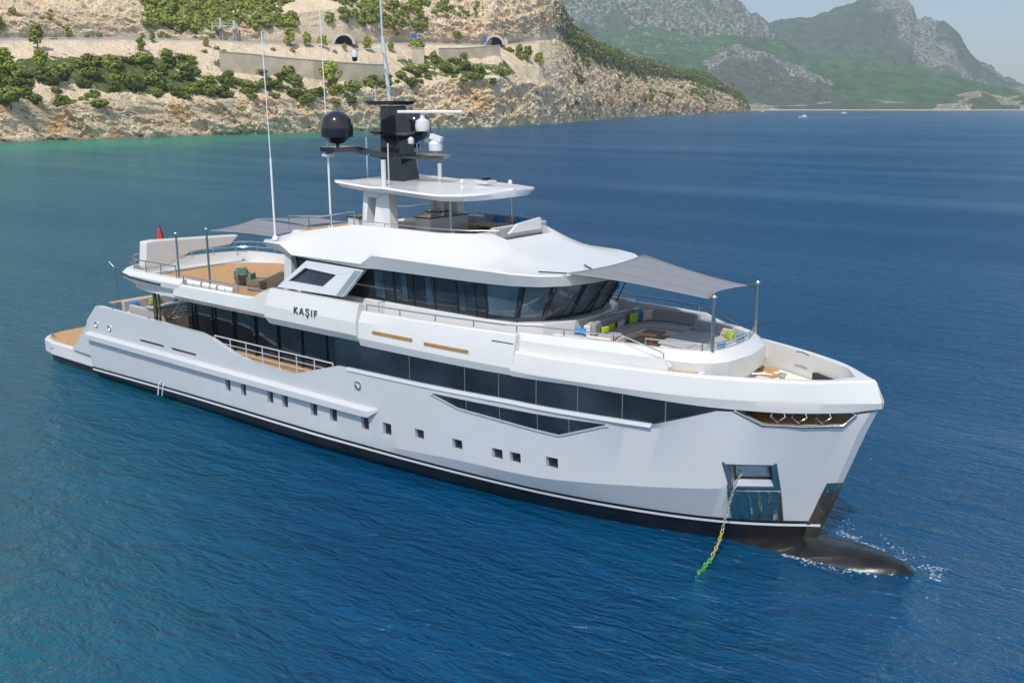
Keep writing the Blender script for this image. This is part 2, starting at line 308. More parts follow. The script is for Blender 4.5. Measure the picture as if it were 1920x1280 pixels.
# ribbons that follow the hull
def ribbon(x0, x1, zf0, zf1, d0, d1, n=90, yf=None, s_=-1, thick=.05):
    xs = np.linspace(x0,x1,n); f = yf or hb
    z0 = np.array([zf0(x) for x in xs]); z1 = np.array([zf1(x) for x in xs]); a = np.array([f(x,z) for x,z in zip(xs,z0)]); b = np.array([f(x,z) for x,z in zip(xs,z1)])
    o0 = np.stack([xs, s_*(a+d0), z0],1); o1 = np.stack([xs, s_*(b+d1), z1],1)
    i0 = np.stack([xs, s_*np.maximum(a-thick,0), z0],1); i1 = np.stack([xs, s_*np.maximum(b-thick,0), z1],1)
    return MB().loft([o0,o1,i1,i0], close=True, caps=True)
cst = lambda v: (lambda x: v)
zs_b = pw([(-42,.10),(-31,.30),(-22,.37),(1,.40)],True); zo = lambda o_: (lambda x: float(zs_b(x))+o_)
for s_ in SS:
    bb = ribbon(-41.4,-.02,cst(0),zo(0),.014,.014,n=140,s_=s_,thick=.02); b2_ = ribbon(-41.4,-.3,cst(-1.6),cst(0),.016,.014,n=140,s_=s_,thick=.02); bb.add(b2_.v,b2_.f); bb.build('antifouling_band', BLACK, Y, smooth=40)
    ribbon(-41.4,.13,zo(0),zo(.09),.05,.02,n=140,s_=s_,thick=.02).build('boot_stripe', GREY, Y, smooth=40)
    ribbon(-41.4,.13,zo(.09),zo(.21),.014,.014,n=140,s_=s_,thick=.02).build('boot_stripe', GLOSSB, Y, smooth=40)
# rubbing strake, a box that stands proud
for s_ in SS:
    xs = np.array([-41.35,-41.1]+list(np.linspace(-40,-18.6,30))+[-18.05,-17.6]); out = np.array([.26]*32+[.26,.02]); zt = np.array([2.34]*32+[2.34,2.44])
    Yh = np.array([hb(x,2.2) for x in xs]); zb = np.array([1.98]*32+[2.0,2.3])
    a = np.stack([xs,s_*(Yh-.05),zt+.10],1); b = np.stack([xs,s_*(Yh+out*.55),zt+.07],1); c = np.stack([xs,s_*(Yh+out),zt-.03],1); d = np.stack([xs,s_*(Yh+out),zb+.03],1); e_ = np.stack([xs,s_*(Yh-.05),zb-.0],1)
    MB().loft([a,b,c,d,e_],close=True,caps=True).build('rubbing_strake', GREY, Y, bevel=.015)
# dark sliver window low on the bow quarter
def side_poly(pts, d, s_, n=1):      # polygon on the hull side: pts [(x, z)], triangulated strips top/bottom
    return [(x, s_*(hb(x,z)+d), z) for x,z in pts]
for s_ in SS:
    xs = np.linspace(-14.36,-6.61,40)
    up = pw([(-14.36,3.76),(-6.61,3.86)]); lo = pw([(-14.36,3.74),(-13.05,3.42),(-8.43,3.16),(-6.61,3.84)])
    ribbon(-14.45,-6.5,lambda x: lo(x)-.07,lambda x: lo(x)-.005,.05,.06,n=90,s_=s_).build('window_frame', GREY, Y, smooth=30)
    fr = ribbon(-14.36,-6.61,lo,up,.035,.035,n=90,s_=s_); pane = fr.build('lower_side_window', GLASS, Y, smooth=30)
    for x in (-12.6,-11.0,-9.3,-8.0):
        ribbon(x-.015,x+.015,lo,up,.040,.040,n=3,s_=s_).build('mullion', MULL, pane)
# hull cap moulding and the long main-deck window band
def bandhb(x, z): return max(float(yK(x))-.10, 0.0)
zb6 = pw([(-41,5.47),(-18,5.07),(-12,5.09),(-7.8,5.16),(-6.1,5.10),(-2.8,4.98),(-.8,4.95),(1.1,5.0),(1.8,5.12)])
for s_ in SS:
    ribbon(-19.4,-4.9,lambda x: sheer(x)-.1,lambda x: sheer(x)+.03,.035,.0,n=60,s_=s_,yf=lambda x,z: float(yK(x)),thick=.2).build('cap_moulding', GREY, Y, smooth=30)
    gl = ribbon(-20.2,-1.9,lambda x: sheer(x)-.05,lambda x: zb6(x)+.15,0,0,n=90,s_=s_,yf=bandhb,thick=.04).build('saloon_window_band', GLASS, Y, smooth=30)
    for x in (-15.7,-12.75,-11.1,-9.4,-7.7,-6.0,-4.45):
        ribbon(x-.014,x+.014,lambda x: sheer(x)-.02,lambda x: zb6(x)+.1,.014,.014,n=2,s_=s_,yf=bandhb,thick=.0).build('mullion', MULL, gl)
    ribbon(-1.95,1.6,lambda x: max(sheer(x)-.02,4.97),lambda x: zb6(x)+.12,-.04,-.04,n=20,s_=s_,yf=bandhb,thick=.06).build('shadow_gap', DARK, Y) if False else None
# bow freeing port with its polished frame
for s_ in SS:
    P = lambda x,z,d=.02: (x, s_*(float(yK(min(x+.15,1.9)))*.995+d), z)
    fr = MB().tube([P(-2.25,4.93),P(-1.8,4.70),P(-1.38,4.49),(P(-.2,4.48)),P(.85,4.52),P(1.18,4.92)], .055, 8)
    f_ = fr.build('bow_opening_frame', CHROME, Y, smooth=60)
    for x in (-.95,-.35,.3):
        MB().tube([P(x-.12,5.04,-.06),P(x-.22,4.8,-.06),P(x,4.6,-.06),P(x+.2,4.8,-.06),P(x+.12,5.04,-.06)], .035, 6).build('fairlead', CHROME, f_, smooth=60)
# anchor pocket
for s_ in SS:
    def q(x,z,d): return (x, s_*(hb(x,z)+d), z)
    fr = MB()
    T = [(-2.60,3.0),(-1.0,3.03),(-.93,1.90),(-2.45,1.87)]; I = [(-2.40,2.86),(-1.17,2.88),(-1.11,2.03),(-2.30,2.02)]
    for i in range(4):
        a,b = T[i],T[(i+1)%4]; c,d = I[(i+1)%4],I[i]
        fr.prism([q(*a,.03),q(*b,.03),q(*c,.03),q(*d,.03)],[q(*a,-.04),q(*b,-.04),q(*c,-.10),q(*d,-.10)])
    pk = fr.build('anchor_pocket', CHROME, Y, bevel=.01)
    MB().prism([(-2.42,s_*(hb(-2.4,2)-.45),2.86),(-1.15,s_*(hb(-1.1,2)-.45),2.88),(-1.10,s_*(hb(-1.1,2)-.35),2.0),(-2.31,s_*(hb(-2.3,2)-.35),2.0)],
               [(-2.42,s_*(hb(-2.4,2)-.55),2.86),(-1.15,s_*(hb(-1.1,2)-.55),2.88),(-1.10,s_*(hb(-1.1,2)-.45),2.0),(-2.31,s_*(hb(-2.3,2)-.45),2.0)]).build('hawse_plate', STEEL, pk)
    MB().prism([q(-2.25,2.30,-.20),q(-1.2,2.30,-.20),q(-1.12,2.06,.02),q(-2.3,2.05,.02)],[q(-2.25,2.25,-.26),q(-1.2,2.25,-.26),q(-1.12,2.0,-.06),q(-2.3,2.0,-.06)]).build('anchor_flange', STEEL, pk, bevel=.02)
    ap = MB()
    n_ = 22; 
    xa = np.linspace(-2.44,-.93,n_)
    tp = []; bt = []
    for i,x in enumerate(xa):
        dd = .03 + (.045 if i % 4 in (0,) else 0); tp.append((x, s_*(hb(x,1.86)+dd), 1.86)); bt.append((x, s_*(hb(x,.60)+dd), .60))
    tpi = [(x,y-s_*.08,z) for x,y,z in tp]; bti = [(x,y-s_*.08,z) for x,y,z in bt]
    md = [[(x, s_*(hb(x,z)+.03+(.045 if i%4==0 else 0)), z) for i,x in enumerate(xa)] for z in (1.5,1.1,.8)]
    ap.loft([tp]+md+[bt,bti,tpi],close=True,caps=True).build('chafe_plate', CHROME, pk)
# polished stem plate
st = MB(); zs_ = np.linspace(-.05,2.2,10)
ls = []
for s_,k in ((-1,1),(0,0),(1,1)):
    l = []
    for z in zs_:
        sx = float(stemx(z)); wd_ = .42 if z>0.2 else .36
        l.append((sx+.05, 0, z) if k == 0 else (sx-wd_, s_*(hb(sx-wd_, z)+.035), z))
    ls.append(l)
st.loft(ls).build('stem_plate', CHROME, Y, smooth=50)
# bulbous bow, awash
def bulbrad(t): return np.interp(t,[0,.15,.35,.6,.8,.9,.96,1],[.9,1.25,1.30,1.08,.84,.60,.36,.02])
bl = MB(); rings = []
bzt = pw([(0,-.6),(.12,-.34),(.25,-.24),(.4,-.18),(.6,-.05),(.75,.06),(.86,.02),(.95,-.14),(1,-.44)],True); bzb = pw([(0,-1.6),(.7,-1.9),(.9,-1.3),(1,-.52)],True)
for i in range(49):
    t = i/48; x = -5.6+t*9.15; r_ = float(bulbrad(t)); zt_, zb_ = float(bzt(t)), float(bzb(t)); cz = (zt_+zb_)/2
    wob = lambda a: .02*math.sin(9*t+3*a)+.012*math.sin(23*t+5*a)
    rings.append([(x, -.12-.65*(1-t)+1.45*r_*math.cos(a), cz+(zt_-zb_)/2*math.sin(a)+wob(a)) for a in np.linspace(0,2*math.pi,41)])
bl.loft([list(c) for c in zip(*rings)])
BULB = mat('wet_black_bulb', (.007,.008,.010), .30, noise=.5, nscale=1.5, bump=.5, bscale=2.2, col2=(.016,.018,.018), spec=.3)
bl.build('bulbous_bow', BULB, Y, smooth=60)
# round mooring lights
for s_ in SS:
    for x,z,r_ in ((-18.73,3.31,.20),(-40.35,2.97,.17),(-38.93,2.95,.17)):
        MB().add(*(lambda vs_,fs:(vs_,fs))([(x+r_*k*math.cos(a), s_*((hb(max(x,-41),z))+d), z+r_*k*math.sin(a)) for k,d in ((1,-.02),(1,.05),(.75,.06),(.65,.0),(.01,-.05)) for a in np.linspace(0,2*math.pi,17)[:-1]],
            [(i*16+j, i*16+(j+1)%16, (i+1)*16+(j+1)%16, (i+1)*16+j) for i in range(4) for j in range(16)])).build('fairlead_ring', CHROME if x > -30 else STEEL, Y, smooth=50)
# stern platform and quarter wings
pl = [(-41.3,-4.30),(-46.6,-4.25),(-47.8,-4.05),(-48.55,-3.5),(-48.9,-2.6),(-49.0,0)]; pl = pl + [(x,-y) for x,y in pl[::-1][1:]]
pfm = MB().plan(pl,.12,.92).build('swim_platform', WHITE, Y, bevel=.06)
MB().plan([((x+45)*.985-45.0, y*.93) for x,y in pl],.88,.945).build('teak_deck', TEAK, pfm)
MB().plan([(x+.5 if x<-45 else x, y*.96) for x,y in pl],-.6,.12).build('underside', BLACK, pfm)
for s_ in SS:
    c_ = [(-43.8,.93),(-40.25,4.04),(-39.0,4.05),(-39.0,.93)]
    MB().prism([(x,s_*4.52,z) for x,z in c_[:2]+[(-41.2,3.08),(-41.2,.93)][::1]][:0] or [(x,s_*(4.50 if x>-41.5 else 4.42),z) for x,z in [(-43.75,.93),(-41.38,3.02),(-41.38,.93)]],
               [(x,s_*3.3,z) for x,z in [(-43.55,.93),(-41.38,2.9),(-41.38,.93)]]).build('stern_quarter', GREY, Y, bevel=.03)
    b_ = MB().tube([(-47.6,s_*3.6,.93),(-47.6,s_*3.6,1.2)],.06).tube([(-47.85,s_*3.6,1.12),(-47.35,s_*3.6,1.12)],.045); b_.build('mooring_bollard', STEEL, Y, smooth=50)
    MB().box((-46.5,s_*4.28,.55),(.12,.03,.05)).build('drain_slot', DARK, Y)
MB().prism([(-41.3,-3.6,2.9),(-41.3,3.6,2.9),(-40.4,3.6,2.9),(-40.4,-3.6,2.9)],[(-43.2,-3.3,.93),(-43.2,3.3,.93),(-40.4,3.3,.93),(-40.4,-3.3,.93)]).build('transom', WHITE, Y, bevel=.04)
# main deck planks
MB().plan([(-41.2,-4.2),(-20.4,-4.36),(-20.4,4.36),(-41.2,4.2)],2.94,2.97).build('main_deck', TEAK, Y)
xs = np.linspace(-4.2,.95,14); 
MB().plan([(x,-max(float(yK(x))-.45,.02)) for x in xs]+[(x,max(float(yK(x))-.45,.02)) for x in xs[::-1]],4.42,4.45).build('mooring_deck', TEAK, Y)
xs = np.linspace(-4.4,.6,12)
bd_ = MB().plan([(x,-max(float(yK(x))-.5,.02)) for x in xs]+[(x,max(float(yK(x))-.5,.02)) for x in xs[::-1]],5.08,5.14).build('bow_deck', CREAM, Y)
for (x,y,a_) in ((-3.25,2.2,.5),(-2.75,1.45,.35)): MB().plan([(x-a_,y-.25),(x+a_*.6,y-.3),(x+a_,y+.1),(x-a_*.6,y+.3)],5.14,5.22).build('teak_step', TEAK, bd_)
MB().lathe((-2.1,1.0,5.14),[(.12,0),(.10,.2),(.16,.24),(.16,.3)],14).build('capstan', STEEL, bd_, smooth=40)
MB().box((-.6,1.5,5.35),(1.3,.35,.25),rz=-.55).build('mooring_recess', DARK, bd_)
# main deckhouse (glass) and interior darkness
wall = [(-33.2,-3.3),(-20.2,-3.45),(-20.2,3.45),(-33.2,3.3)]
dh = MB().plan(wall,2.97,5.5).build('deckhouse', GLASS, Y)
for s_ in SS:
    for x in np.arange(-32.6,-20.4,1.75):
        MB().box((x,s_*3.44,4.2),(.10,.10,2.45)).build('mullion', GLOSSB, dh)
    MB().box((-20.2,s_*3.95,4.2),(.1,1.1,2.4)).build('side_wall', GLOSSB, dh)
for x in (-35.0,):
    for s_ in SS:
        MB().tube([(x,s_*4.05,3.7),(x,s_*4.05,5.45)],.11,12).tube([(x+.3,s_*4.0,3.0),(x+.3,s_*4.0,5.45)],.07,10).build('deck_pillar', mat('bronze_pillar',(.28,.22,.16),.15,metal=.9), Y, smooth=50)
st_ = MB()
for k in range(5): st_.box((-33.6+.28*k*.0+.25*k,-3.6,4.1+.2*k),(.3,.7,.04))
st_.tube([(-34.0,-3.95,4.0),(-32.5,-3.95,5.3)],.035).tube([(-34.0,-3.25,4.0),(-32.5,-3.25,5.3)],.035).build('stairway', STEEL, Y)
# ---- upper deck slab
def plan_pts(xs, yf): return [(x,-yf(x)) for x in xs]+[(x,yf(x)) for x in xs[::-1]]
uy = lambda x: float(yK(x))-.28
xs_u = list(np.linspace(-34,-3.6,50))
aft_u = [(-38.3,1.2),(-38.0,2.4),(-37.5,3.4),(-36.7,4.05),(-35.4,4.25)]
slab = [(x,-y) for x,y in aft_u]+plan_pts(xs_u,uy)+[(x,y) for x,y in aft_u[::-1]]
slab_top = slab
MB().plan(slab,5.42,5.93).build('upper_deck', WHITE, Y)
inner = [(-37.0,-1.6),(-36.2,-3.0),(-34.8,-3.9)]+[(x,-uy(x)+.15) for x in np.linspace(-32,-24,6)]+[(x,uy(x)-.15) for x in np.linspace(-24,-32,6)]+[(-34.8,3.9),(-36.2,3.0),(-37.0,1.6)]
MB().plan(inner,5.93,5.965).build('upper_aft_deck', TEAK, Y)
inn = plan_pts(list(np.linspace(-9.5,-3.8,10)),lambda x: uy(x)-.2); MB().plan(inn,5.93,5.96).build('lounge_deck', TEAK, Y)
# ---- belt (outer bulwark of the upper deck)
def belt(xs, cols, name, matl=WHITE, bevel=.03, parent=Y):
    # cols(x) -> list of (inset from yK, z), outside bottom to inside bottom
    for s_ in SS:
        rows = [cols(x) for x in xs]; k = len(rows[0])
        lns = [[(x, s_*max(float(yK(min(x,1.92)))-rows[i][j][0],0.0), rows[i][j][1]) for i,x in enumerate(xs)] for j in range(k)]
        MB().loft(lns,close=True,caps=True).build(name, matl, parent, bevel=bevel*.6, smooth=12)
zl = lambda x: float(zb6(x))
# aft wing, narrower, wraps round the stern of the deck
path = [(-31.7,-4.62),(-34.0,-4.62),(-36.4,-4.55),(-37.6,-4.25),(-38.2,-3.5),(-38.6,-2.4),(-38.8,-1.2),(-38.9,0)]; path = path+[(x,-y) for x,y in path[::-1][1:]]
def sweep(path, secs, name, matl, parent, smooth=30, bevel=.02):
    pts = [Vector((p[0],p[1],0)) for p in path]; k = len(pts); lines_ = [[] for _ in secs(0,pts[0])]
    for i,p in enumerate(pts):
        d = (pts[min(i+1,k-1)]-pts[max(i-1,0)]).normalized(); nrm = Vector((-d.y,d.x,0)) ; 
        if nrm.dot(Vector((-34,0,0))-p) > 0: nrm = -nrm
        for j,(o_,z) in enumerate(secs(i,p)): q_ = p+nrm*o_; lines_[j].append((q_.x,q_.y,z))
    return MB().loft(lines_,close=True,caps=True).build(name, matl, parent, smooth=smooth, bevel=bevel)
def aftsec(i,p):
    k = min(abs(p.x+31.7)/4.5,1); return [(-.75,5.5),(-.42-.15*k,5.46+.04*k),(-.02,5.92),(0.02,6.22),(-.22,6.44),(-.55,6.46),(-.6,5.9)]
sweep(path, aftsec, 'aft_bulwark', WHITE, Y)
for s_ in SS:
    MB().tube([(-38.15,s_*3.66,6.16),(-37.62,s_*4.28,6.14),(-36.4,s_*4.585,6.11),(-34.3,s_*4.655,6.06),(-33.4,s_*4.655,6.05)],.05,6).build('trim_slot', DARK, Y)
ztB = pw([(-32.3,5.95),(-31.75,6.22),(-25.9,6.28),(-24.6,6.86)])
belt(list(np.linspace(-32.3,-24.7,14)), lambda x: [(.75,zl(x)+.2),(.30,5.34),(.0,5.62),(.06,float(ztB(x))-.06),(.16,float(ztB(x))),(.32,float(ztB(x))),(.36,5.6)], 'side_bulwark')
belt([-24.7,-24.5,-22,-20,-19.0,-18.6], lambda x: [(.7,5.3),(.12,5.20),(-.14,5.55),(-.12,6.1),(.10,6.86 if x>-24.6 else 6.6),(.34,6.88 if x>-24.6 else 6.6),(.4,5.6)], 'name_panel')
# forward part: lower facet, knuckle, upper facet
ztD = pw([(-18.6,6.55),(-11,6.70),(-6.4,6.78),(-4.75,6.25),(-4.6,6.15)])
def secD(x):
    k = min(max((x+18.6)/1.5,0),1); return [(.6,zl(x)+.2),(.10,zl(x)),(-.0,5.42),(.04+.05*k,6.12),(.22,float(ztD(x))-.05),(.30,float(ztD(x))),(.44,float(ztD(x))),(.5,5.7)]
belt([-18.6,-18.3]+list(np.linspace(-17,-10.4,9)), secD, 'forward_bulwark')
# bow panel leaning inward up to the cap rail
def tw(x): return min(max((x+10.5)/1.2,0),1)
xs_b = list(np.linspace(-10.5,-9.3,4))+list(np.linspace(-8.5,-2,14))+list(np.linspace(-1.6,1.86,22))
yI = pw([(-10.5,4.1),(-6,3.55),(-3.6,2.95),(-2.5,2.55),(-1.56,2.08),(-.8,1.65),(0,1.15),(.5,.72),(.8,.36),(.92,.0)], True)
def secBow(x):
    k = tw(x); y_ = float(yK(min(x,1.92))); r5 = .10*(1-k)+.03
    # (inset from the knuckle, z, how far the line is drawn aft at the stem)
    return [(.35,zl(x)+.18,0),(.06,zl(x),0),(-.03*k,5.33,0),(-.02*k,5.42,.02),(r5+.05,6.00,.17),(r5+.11,6.07,.22)]
for s_ in SS:
    lns = [[] for _ in range(8)]
    for x in xs_b:
        y_ = float(yK(min(x,1.92))); q_ = max(x,0)/1.86
        for j,(ins,z,aft) in enumerate(secBow(x)): lns[j].append((x-q_*aft*1.6, s_*max(y_-ins,0.0), z))
        xi = x-q_*.94; yi = min(float(yI(xi)), y_-.2) if x < 1.8 else 0.0
        lns[6].append((xi, s_*max(yi,0), 6.06)); lns[7].append((xi-q_*.05, s_*max(yi-.05,0), 5.0 if x>-4.2 else 5.8))
    MB().loft(lns,close=True,caps=True).build('bow_bulwark', WHITE, Y, smooth=18)
# filler cap plate right at the stem
# inner step of the forward bulwark
belt(list(np.linspace(-10.6,-6.4,8))+[-5.4,-4.75,-4.6], lambda x: [(.35,5.9),(.42,6.0),(.46,6.45 if x<-4.7 else 6.16),(.62,float(ztD(x))-.03),(.68,float(ztD(x))),(.80,float(ztD(x))),(.86,5.6)], 'inner_bulwark')
# slots in the forward bulwark
for s_ in SS:
    yb = lambda x,z: float(yK(x))-.04*(z-5.42)
    for x0,x1,z,hh,mt,nm in ((-17.75,-15.45,5.78,.15,BRASS,'teak_slot'),(-14.8,-12.5,5.74,.15,BRASS,'teak_slot'),(-11.45,-10.45,6.30,.12,DARK,'vent_slot')):
        f2 = (lambda x,z: float(yK(x))-.09-.06) if z>6 else (lambda x,z: float(yK(x))-.035)
        ribbon(x0,x1,cst(z-hh/2),cst(z+hh/2),.012,.012,n=8,s_=s_,yf=f2,thick=.05).build(nm, mt, Y)
# yacht name
def text(body, size, loc, rot, mt, name, parent, ext=.02, sx=1.0):
    c = bpy.data.curves.new(name,'FONT'); c.body = body; c.size = size; c.extrude = ext; c.space_character = 1.35; c.align_x = 'CENTER'; c.align_y = 'CENTER'; c.offset = -.004
    o = bpy.data.objects.new(name, c); COL.objects.link(o); bpy.context.view_layer.update()
    me = bpy.data.meshes.new_from_object(o.evaluated_get(bpy.context.evaluated_depsgraph_get())); bpy.data.objects.remove(o)
    me.name = name; me.materials.clear(); me.materials.append(mt)
    o = bpy.data.objects.new(name, me); COL.objects.link(o); o.location = loc; o.rotation_euler = rot; o.scale = (sx,1,1); o.parent = parent; return o
for s_ in SS:
    text('KAŞİF'.replace('İ','I'), .47, (-21.8, s_*(float(yK(-21.8))+.14), 6.13), (R(90-4), 0, 0 if s_ < 0 else math.pi), GLOSSB, 'name_lettering', Y)

# ---- upper deckhouse
gp = [(-24.3,3.35),(-12.6,3.35),(-11.3,3.1),(-10.6,2.4),(-10.15,1.2),(-10.0,0)]
def ring(pts, z, grow=0.0, fwd=0.0):
    full = [(x,-y) for x,y in pts]+[(x,y) for x,y in pts[::-1][1:]]
    o_ = []
    for x,y in full:
        fx = fwd*min(max((x+12.6)/2.6,0),1); gy = grow*(1 if abs(y)>.01 else 0)*(1 if y>0 else -1); o_.append((x+fx, y+gy*min(1,abs(y)/2), z))
    return o_
gl = MB().prism(ring(gp,8.45,.18,.95), ring(gp,6.84)).build('upper_deck_glazing', GLASS, Y)
for s_ in SS:
    for x in (-17.6,-16.5,-15.3,-14.1,-13.1):
        MB().tube([(x,s_*3.37,6.86),(x,s_*3.55,8.4)],.03,6).build('mullion', GLOSSB, gl)
    for (x,y),(x2,y2) in zip(gp[1:5],gp[1:5]):
        f = .95*min(max((x+12.6)/2.6,0),1); MB().tube([(x,s_*(y+.01),6.86),(x+f,s_*(y+.18),8.4)],.045,6).build('mullion', GLOSSB, gl)
MB().tube([(-10.0,0,6.86),(-9.05,0,8.4)],.045,6).build('mullion', GLOSSB, gl)
BLIND = mat('tinted_side_pane', (.018,.035,.055), .05, spec=.8, nscale=.9, col2=(.05,.09,.13))
for s_ in SS:
    for x0,x1 in ((-18.75,-18.2),(-17.15,-16.85),(-15.75,-15.4),(-13.95,-13.65)):
        yq = lambda z: s_*(3.355+.18*(z-6.84)/1.61+.012)
        MB().add([(x0,yq(7.0),7.0),(x1,yq(7.0),7.0),(x1,yq(8.2),8.2),(x0,yq(8.2),8.2)],[(0,1,2,3)]).build('blind', BLIND, gl)
PANE = mat('bridge_pane', (.045,.075,.105), .05, spec=.8, nscale=.7, col2=(.10,.15,.19))
gfull = [(x,-y) for x,y in gp[1:]]+[(x,y) for x,y in gp[::-1][1:-1]]
for (xa_,ya_),(xb_,yb_) in zip(gfull[:-1],gfull[1:]):
    def gpt(u_, v_):
        x = xa_+(xb_-xa_)*u_; y = ya_+(yb_-ya_)*u_; f = (.95*min(max((xa_+12.6)/2.6,0),1)*(1-u_)+.95*min(max((xb_+12.6)/2.6,0),1)*u_); g_ = .18*(1 if y > 0 else -1)*min(1,abs(y)/2)
        n_ = Vector((-(yb_-ya_),xb_-xa_,0)).normalized(); n_ = n_ if n_.dot(Vector((x+14,y,0))) > 0 else -n_
        return (x+f*v_+n_.x*.02, y+g_*v_+n_.y*.02, 6.84+1.61*v_)
    MB().add([gpt(.09,.12),gpt(.91,.12),gpt(.91,.90),gpt(.09,.90)],[(0,1,2,3)]).build('windscreen_pane', PANE, gl)
for y,dy in ((-2.0,.35),(-.5,.35),(1.0,.35),(2.3,-.2)):
    MB().tube([(-9.95+(.15*abs(y)**1.5*-.4),y,6.9),(-9.35-(.06*abs(y)**1.5),y+dy,7.9)],.025,5).build('wiper', GLOSSB, gl)
trk = [(-24.4,3.42),(-13,3.5),(-11.2,3.35),(-10.3,2.7),(-9.7,1.4),(-9.55,0)]
MB().prism(ring(trk,6.84,0), ring([(x,y+.12) for x,y in trk],5.93)).build('house_coaming', WHITE, Y, bevel=.04)
for s_ in SS: MB().prism([(-24.35,s_*3.75,8.5),(-23.9,s_*3.75,8.5),(-23.9,s_*3.3,8.5),(-24.35,s_*3.3,8.5)],[(-24.35,s_*4.0,5.96),(-23.8,s_*4.0,5.96),(-23.8,s_*3.3,5.96),(-24.35,s_*3.3,5.96)]).build('house_corner_post', GREY, Y, bevel=.03)
# raked wing panel with its window between the name panel and the roof
for s_ in SS:
    yt, ybm = 3.98, 4.50
    o_ = [(-24.15,6.96),(-19.75,7.02),(-18.85,8.22),(-22.55,8.28)]; i_ = [(-23.45,7.30),(-21.15,7.28),(-20.45,7.86),(-22.55,7.95)]
    yv = lambda z: s_*(ybm+(yt-ybm)*(z-6.9)/1.4)
    fr = MB()
    for a in range(4):
        b = (a+1)%4; A,B,C_,D_ = o_[a],o_[b],i_[b],i_[a]
        fr.prism([(x,yv(z)+s_*.0,z) for x,z in (A,B,C_,D_)],[(x,yv(z)-s_*.22,z) for x,z in (A,B,C_,D_)])
    f_ = fr.build('wing_panel', GREY, Y, bevel=.012)
    MB().prism([(x,yv(z)-s_*.15,z) for x,z in i_],[(x,yv(z)-s_*.19,z) for x,z in i_]).build('wing_window', GLASS, f_)
    MB().prism([(-20.15,yv(7.05)+s_*.012,7.05),(-19.78,yv(7.05)+s_*.012,7.05),(-18.95,yv(8.16)+s_*.012,8.16),(-19.35,yv(8.16)+s_*.012,8.16)],[(-20.15,yv(7.05)-s_*.05,7.05),(-19.78,yv(7.05)-s_*.05,7.05),(-18.95,yv(8.16)-s_*.05,8.16),(-19.35,yv(8.16)-s_*.05,8.16)]).build('polished_strip', CHROME, f_)
# ---- roof of the upper house
rimx = [(-26.0,0),(-26.0,1.5),(-25.95,3.2),(-25.75,3.95),(-25.2,4.1),(-23.8,4.12)]
def roofsec(x):
    """half section from rim underside to centre: list of (y, z)"""
    yr = float(pw([(-25.9,3.6),(-25.6,4.0),(-24,4.12),(-19,4.14),(-13,4.12),(-11,3.95),(-10,3.55),(-9.3,2.8),(-8.9,1.8),(-8.7,.6),(-8.65,.0)])(x))
    bul = float(pw([(-24.2,0),(-23.4,1),(-18.9,1),(-18.2,0)])(x))          # the fairing that drops to the wing panel
    ztop = float(pw([(-26,8.86),(-19,8.92),(-12,8.88),(-8.7,8.78)])(x)); zlow = float(pw([(-26,8.62),(-24,8.45),(-19,8.32),(-12,8.36),(-8.7,8.42)])(x))
    zb = 10.02 if x > -20.5 else float(pw([(-26,9.0),(-24.5,9.35),(-20.5,10.0)])(x))
    fw = float(pw([(-13.0,0),(-8.7,1)])(x))
    return yr, bul, ztop, zlow, zb, fw
xr = list(np.linspace(-26,-24.3,8))+[-24.0,-23.4,-22,-20.5,-19.4,-18.9,-18.55,-18.2,-17]+list(np.linspace(-16,-13,6))+list(np.linspace(-12.5,-8.68,22))
cols_ = []
for x in xr:
    yr,bul,zt_,zl_,zb,fw = roofsec(x)
    ybw = min(3.0,yr*.76) if x<-15.5 else float(pw([(-15.5,3.0),(-14.3,2.45),(-13.3,1.7),(-12.6,1.75),(-11,1.75),(-9.5,1.0),(-8.68,0)])(x))
    zbw = zb-.06 if x<-13.3 else float(pw([(-13.3,9.95),(-12.6,9.45),(-11.6,9.22),(-10.3,9.0),(-9.3,8.88),(-8.68,8.80)])(x))
    ysh = yr*.90 if x<-13 else max(yr*.86, ybw)
    zsh = zt_+(zbw-zt_)*.25
    ylow = yr-.22; zr = zt_
    if bul: zl2 = zl_-.0; ylow = yr-.22+bul*.12; zr = zt_-bul*.42; zl2 = zl_
    cols_.append([(0,zl_),(max(ylow-.5,0),zl_),(max(ylow,0),zl_-.02*bul),(yr+.0,zr),(max(yr-.10,0),zr+.05),(ysh,zsh+bul*-.1),(max((ysh+ybw)/2,0),(zsh+zbw)/2+.02),(ybw,zbw),(max(ybw-.18,0),zbw),(max(ybw-.22,0),9.36 if -25<x<-13.3 else zbw-.001),(0,9.36 if -25<x<-13.3 else zbw)])
lnr = []
k = len(cols_[0])
for s_ in (-1,1):
    part = [[(x, s_*c[j][0], c[j][1]) for x,c in zip(xr,cols_)] for j in range(k)]
    lnr += part if s_ < 0 else part[::-1]
roof = MB().loft(lnr,close=True,caps=True).build('roof', WHITE, Y, smooth=22, merge=.002)
# sundeck floor, screen and furniture built in
sd_ = [(-24.6,2.6),(-20,2.72),(-15.5,2.72),(-14.3,2.2),(-13.5,1.55)]
MB().plan([(x,-y) for x,y in sd_]+[(x,y) for x,y in sd_[::-1]],9.36,9.40).build('sundeck', TEAK, Y)
for y0,y1,x0,x1 in ((-1.9,1.9,-13.2,-13.0),):
    MB().prism([(-13.4,-.45,10.27),(-13.4,1.15,10.40),(-13.32,1.15,10.40),(-13.32,-.45,10.27)],[(-13.4,-1.1,9.9),(-13.4,1.2,9.9),(-13.25,1.2,9.9),(-13.25,-1.1,9.9)]).build('wind_screen', WHITE, Y, bevel=.03)
